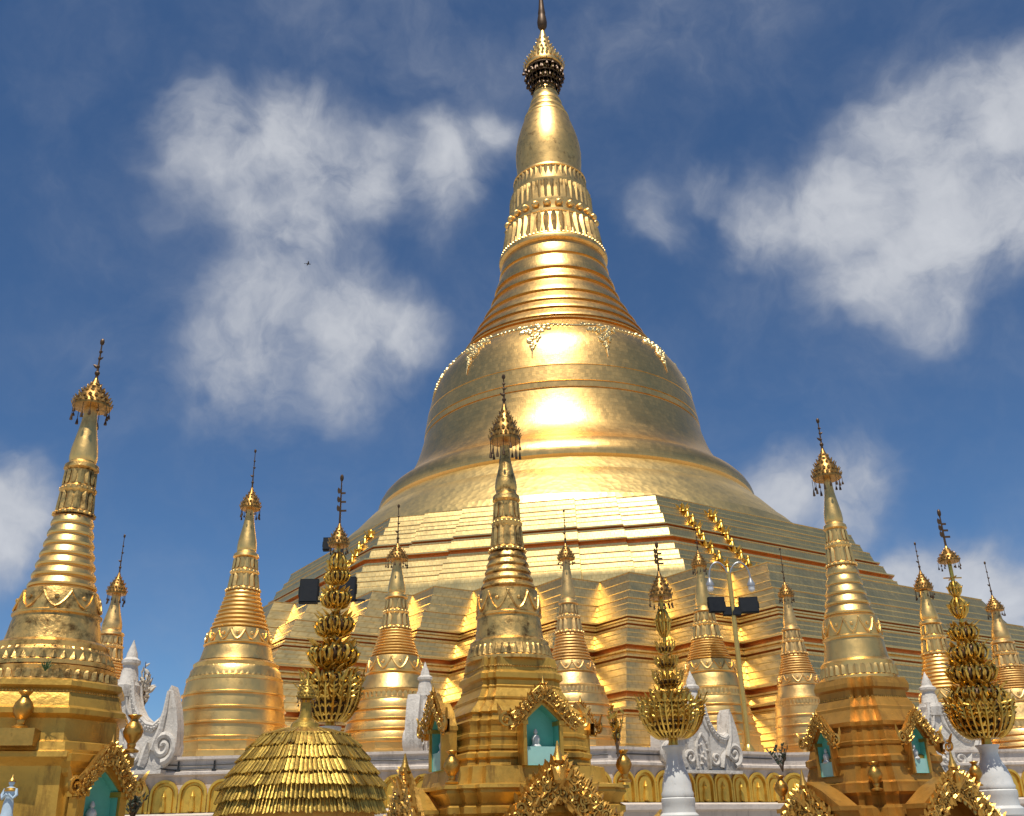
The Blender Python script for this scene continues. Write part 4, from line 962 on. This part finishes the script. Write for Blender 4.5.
# ================================================================== WHITE GABLE CRESTS
def crest(label, loc, rz, scale, height):
    root = empty('stucco_crest', loc, label, 'roof crest', 'white stucco gable crests along the plinth')
    th = .5
    # half outline (x >= 0): spire base, concave sweep, horn, volute end
    sweep = [(.28, 2.35), (.34, 2.05), (.46, 1.72), (.66, 1.45), (.92, 1.27), (1.18, 1.22), (1.36, 1.34), (1.47, 1.66), (1.54, 2.02), (1.62, 2.16), (1.72, 1.96), (1.88, 1.52), (1.98, 1.08), (2.0, .62), (1.9, .28), (1.66, .06), (1.3, 0.0)]
    poly = [(x, z) for x, z in sweep] + [(-x, z) for x, z in sweep[::-1]]
    m = MB(); m.prism(poly, -th / 2, th / 2)
    for s in (-1, 1):
        for f in (-1, 1):
            y = f * (th / 2 + .02)
            m.tube([(s * x, y, z - .10) for x, z in sweep[:7]], [.07] * 7, 6)
            m.tube([(s * x, y, z - .24) for x, z in sweep[:6]], [.04] * 6, 6)
            m.tube(spiral_pts(s * 1.58, .58, .40, 1.7, -pi / 2 if s > 0 else -pi / 2, s, y, 26, .12), [.10 * (1 - .3 * k / 26) for k in range(27)], 6)
            m.tube([(s * 1.56, y, 2.0), (s * 1.52, y, 1.5), (s * 1.44, y, 1.05), (s * 1.30, y, .7), (s * 1.22, y, .5)], [.05, .08, .10, .11, .1], 6)
            for q in range(16):
                t = q / 15 * 5.999; i_ = int(t); x = sweep[i_][0] + (sweep[i_ + 1][0] - sweep[i_][0]) * (t - i_); z = sweep[i_][1] + (sweep[i_ + 1][1] - sweep[i_][1]) * (t - i_)
                m.ball((s * x, y, z - .17), .075, 6, 4)
            m.tube(spiral_pts(s * .62, .42, .26, 1.3, pi, s, y, 20, .15), [.075 * (1 - .4 * k / 20) for k in range(21)], 6)
            m.tube([(s * .30, y, .05), (s * .34, y, .6), (s * .26, y, .95), (0, y, 1.25)], [.07, .07, .06, .04], 6)
            m.petal((s * .9, y, .1), (0, f, 0), (s * .3, 0, 1), .34, .62, .3, .05)
            m.tube([(s * .12, y, 2.0), (s * .2, y, 1.6), (s * .42, y, 1.3)], [.04, .05, .03], 6)
    rg = random.Random(2)
    for f in (-1, 1):
        for k in range(12): m.ball((rg.uniform(-.24, .24), f * th / 2, rg.uniform(.1, .95)), rg.uniform(.05, .10), 6, 4)
    m.build('scroll_gable', M['white'], root, 35)
    m = MB()
    m.lathe([(.36, 1.9), (.38, 2.2), (.30, 2.32), (.26, 2.6), (.22, 2.74), (.30, 2.80), (.30, 2.88), (.19, 2.96), (.16, 3.1), (.06, 3.32), (.01, 3.45)], 12)
    m.build('spire', M['white'], root, 30)
    if height > .02:
        m = MB(); m.box((0, 0, -height / 2), (3.2, .9, height)); m.box((0, 0, -.05), (3.4, 1.0, .1)); m.build('base_block', M['white'], root, 20)
    root.scale = (scale,) * 3; root.rotation_euler.z = rz
    return root
def crest_at(label, px, ytop, ybot, Y, rz, sx=1.):
    a = Axis(px, ybot, Y); zb, zt = a.z(ybot), a.z(ytop); s = (zt - zb) / 3.45
    c = crest(label, (a.X, Y, zb), rz, s, max(.03, (zb - PZ) / s)); c.scale.x *= sx; return c
def wall_Y(px, row, seg):
    # depth at which the picture ray meets the face of a plinth wall segment
    (x0, y0), (x1, y1) = plv[seg], plv[seg + 1]; d = ray(px, row); k = d.x / d.y
    t = (k * y0 - x0) / ((x1 - x0) - k * (y1 - y0)); return y0 + (y1 - y0) * t
crest_at('white stucco gable crest with volute horns behind the plain white vase', 699, 671, 771, wall_Y(699, 771, 4) + .1, radians(36))
crest_at('narrow white stucco crest seen almost end on beside the central shrine', 424, 662, 758, 35.75, radians(72), .6)
crest_at('white stucco gable crest behind the stained vase at the right', 943, 672, 772, wall_Y(943, 772, 5) + .2, radians(14))
crest_at('white stucco gable crest with one big volute below the open sky at the left', 117, 640, 772, 34.72, radians(-2), .8)

# ================================================================== LAMPS
def floodlight(root, ax, x0, x1, y0, y1, yaw=0, name='floodlight'):
    p0 = at(x0, y1, ax.Y); p1 = at(x1, y0, ax.Y); c = (p0 + p1) / 2 - Vector((ax.X, ax.Y, 0)); w = abs(p1.x - p0.x); h = abs(p1.z - p0.z)
    m = MB(); Rr = Matrix.Rotation(yaw, 3, 'Z') @ Matrix.Rotation(radians(-8), 3, 'X')
    m.box(c, (w, .16, h), Rr); m.box(Vector(c) + Rr @ Vector((0, .12, 0)), (w * .7, .14, h * .7), Rr)
    for s in (-1, 1): m.box(Vector(c) + Rr @ Vector((s * w * .53, 0, 0)), (.03, .06, h * .4), Rr)
    o = m.build(name, M['black'], root, 25)
    m = MB(); m.box(Vector(c) + Rr @ Vector((0, -.085, 0)), (w * .9, .02, h * .9), Rr); m.build('glass', M['glass_dark'], o, 20)
def lamp_post():
    ax = Axis(742, 690, 39.3); root = empty('lamp_post', (ax.X, ax.Y, PZ), 'slim gold lamp post with two curved arms and black floodlights before the striped terraces', 'lamp post')
    root.location.z = 0
    zt = ax.z(573); m = MB(); m.tube([(0, 0, PZ), (0, 0, zt)], [.11, .09], 10); m.lathe([(.25, PZ), (.25, PZ + .1), (.12, PZ + .3)], 12); m.build('pole', M['pole'], root)
    for s, lx, ly in ((-1, 710, 584), (1, 751, 584)):
        p = at(lx, ly, ax.Y); dx = p.x - ax.X; zl = p.z + .25; zs = ax.z(583)
        pts = [(dx * (1 - cos(pi * k / 12)) / 2, 0, zs + (zl - zs) * k / 12 + sin(pi * k / 12) * .75) for k in range(13)]
        m = MB(); m.tube(pts, .035, 6); arm = m.build('arm', M['grey'], root)
        m = MB(); z = p.z; m.lathe([(.08, z - .10), (.16, z - .08), (.16, z), (.11, z + .1), (.04, z + .25)], 14, (dx, 0)); m.build('lamp_cap', M['grey'], arm)
        m = MB(); m.lathe([(.02, z - .32), (.10, z - .28), (.13, z - .2), (.12, z - .09)], 14, (dx, 0)); m.build('lamp_globe', M['frost'], arm)
    z = ax.z(606); m = MB(); m.box((0, 0, z - .1), (1.3, .06, .05)); m.build('crossbar', M['iron'], root)
    floodlight(root, ax, 709, 724, 597, 613, radians(5)); floodlight(root, ax, 740.5, 757, 597, 613.5, radians(-5))
    floodlight(root, ax, 723.5, 731, 607, 616, 0, 'spotlight'); floodlight(root, ax, 732.5, 740, 607, 616, 0, 'spotlight')
lamp_post()
def flood_mast():
    ax = Axis(334, 700, 28.5); root = empty('floodlight_mast', (ax.X, ax.Y, 0), 'mast with black square floodlights partly hidden behind the left tiered tree', 'floodlight')
    zt = ax.z(538); m = MB(); m.tube([(0, 0, 0), (0, 0, zt)], [.09, .06], 10); m.build('pole', M['iron'], root)
    z = ax.z(600); m = MB(); m.box((0, .1, z), (1.5, .06, .06)); m.build('crossbar', M['iron'], root)
    floodlight(root, ax, 299, 319, 579, 604, radians(3)); floodlight(root, ax, 337.5, 356.5, 577, 602, radians(-3)); floodlight(root, ax, 323, 332, 538, 551, 0)
flood_mast()

# ================================================================== SMALL THINGS
def stalks(name, label, px, ybase, ytop, Y, n, spread, mats, cat, zbase=None, seed=1, blossom=True, thick=.016, lean=0):
    rg = random.Random(seed); ax = Axis(px, ybase, Y); zb = ax.z(ybase); H = ax.z(ytop) - zb; w = spread * ax.s(ybase)
    root = empty(name, (ax.X, Y, zb), label, cat)
    m = MB(); m2 = MB()
    for k in range(n):
        a = rg.uniform(0, 2 * pi); q = rg.uniform(.2, 1) * w; h = H * rg.uniform(.55, 1.)
        p = [(q * cos(a) * t ** 1.3 + lean * w * t, q * sin(a) * t ** 1.3, h * t) for t in (0, .25, .5, .75, 1.)]
        m.tube(p, [thick, thick * .9, thick * .8, thick * .6, thick * .4], 5)
        for j in range(8):
            t = rg.uniform(.35, 1.); i = min(3, int(t * 4)); c = Vector(p[i]).lerp(Vector(p[i + 1]), t * 4 - i); s = H * rg.uniform(.035, .075)
            o = Vector((rg.uniform(-1, 1), rg.uniform(-1, 1), rg.uniform(-.1, .6)))
            m2.petal(c, o.cross(Vector((0, 0, 1))), o + Vector((0, 0, .5)), s * 1.1, s * 2.2, .2, .2)
            if blossom and j % 3 == 0: m2.ball(c, s * .6, 6, 4)
    m.build('stem', mats[0], root, 40); m2.build('blossom' if blossom else 'leaf', mats[1], root, 40)
    if zbase is not None:
        m = MB(); m.lathe(urn_prof(zb - zbase + .06), 16); pt = m.build('pot', M['white'], root, 40); pt.location.z = zbase - zb
    return root
stalks('flower_stalks', 'tall pale flower stalks in a pot before the volute of the left white crest', 139, 722, 664, 35.6, 14, 24, (M['stem'], M['petal']), 'flowers', PZ, 3, True, .03)
stalks('leafy_sprig', 'thin leafy sprig standing in the urn at the right corner of the central shrine', 618, 757, 703, 20.9, 7, 9, (M['stem'], M['leafgold']), 'plant', None, 5, False, .012)
stalks('leafy_sprig', 'dark bushy sprig in the urn left of the brown right shrine', 783, 772, 741, 23.9, 9, 17, (M['stem'], M['darkleaf']), 'plant', None, 6, False, .012)
stalks('green_weed', 'tuft of green weed growing on the lotus band of the left shrine', 45, 671, 660, 15.55, 16, 9, (M['leaf'], M['leaf']), 'plant', None, 7, False, .008)
stalks('potted_shrub', 'dark leafed shrub at the foot of the left shrine below the white crest', 132, 822, 790, 19, 22, 14, (M['stem'], M['darkleaf']), 'plant', 0., 8, False, .012)

def statuette():
    ax = Axis(7, 812, 15.0); zb = ax.z(822); H = ax.z(776) - zb
    root = empty('statuette', (ax.X, 15.0, zb), 'small standing figure in pale blue robe with gold crown at the lower left corner', 'statue')
    k = H
    m = MB(); m.lathe([(.16 * k, 0), (.17 * k, .05 * k), (.13 * k, .2 * k), (.12 * k, .4 * k), (.09 * k, .52 * k), (.12 * k, .62 * k), (.13 * k, .70 * k), (.10 * k, .745 * k), (.045 * k, .765 * k), (.04 * k, .79 * k), (.065 * k, .82 * k), (.072 * k, .86 * k), (.05 * k, .91 * k), (.01, .93 * k)], 20, ex=.75)
    for s in (-1, 1): m.tube([(s * .12 * k, 0, .71 * k), (s * .17 * k, -.03 * k, .58 * k), (s * .12 * k, -.10 * k, .50 * k), (s * .02 * k, -.13 * k, .60 * k)], [.045 * k, .04 * k, .034 * k, .03 * k], 8)
    b = m.build('robe', M['bluecloth'], root, 60)
    m = MB(); m.lathe([(.075 * k, .87 * k), (.08 * k, .9 * k), (.055 * k, .93 * k), (.03 * k, .97 * k), (.008 * k, 1.04 * k)], 14); m.lathe([(.135 * k, .66 * k), (.15 * k, .69 * k), (.13 * k, .73 * k), (.06 * k, .755 * k)], 16, ex=.8); m.build('crown', M['scroll'], root, 40)
    m = MB(); m.box((0, 0, -zb / 2), (.45 * k, .45 * k, zb)); m.build('pedestal', M['ochre'], root, 20)
statuette()

def bird():
    p = at(308, 264, 60); root = empty('bird', tuple(p), 'small dark bird gliding in front of the big left cloud', 'bird', None, radians(20))
    m = MB(); m.M = Matrix.Scale(.6, 4)
    m.tube([(-.30, 0, .0), (-.2, 0, .01), (-.05, 0, .02), (.1, 0, .02), (.2, 0, .03), (.27, 0, .03), (.33, 0, .02)], [.02, .045, .07, .07, .045, .05, .008], 8)
    for s in (-1, 1):
        m.add([(.10, s * .05, .03), (-.08, s * .05, .02), (-.05, s * .28, .12), (.08, s * .28, .13), (-.08, s * .52, .08), (-.02, s * .54, .08), (.10, s * .05, .05), (-.08, s * .05, .04), (-.05, s * .28, .14), (.08, s * .28, .15)], [[0, 1, 2, 3], [3, 2, 4, 5], [6, 9, 8, 7], [9, 5, 4, 8]])
    m.add([(-.28, -.02, .0), (-.28, .02, 0), (-.45, .08, 0), (-.45, -.08, 0)], [[0, 1, 2, 3]])
    m.build('body', M['bird'], root, 50)
bird()
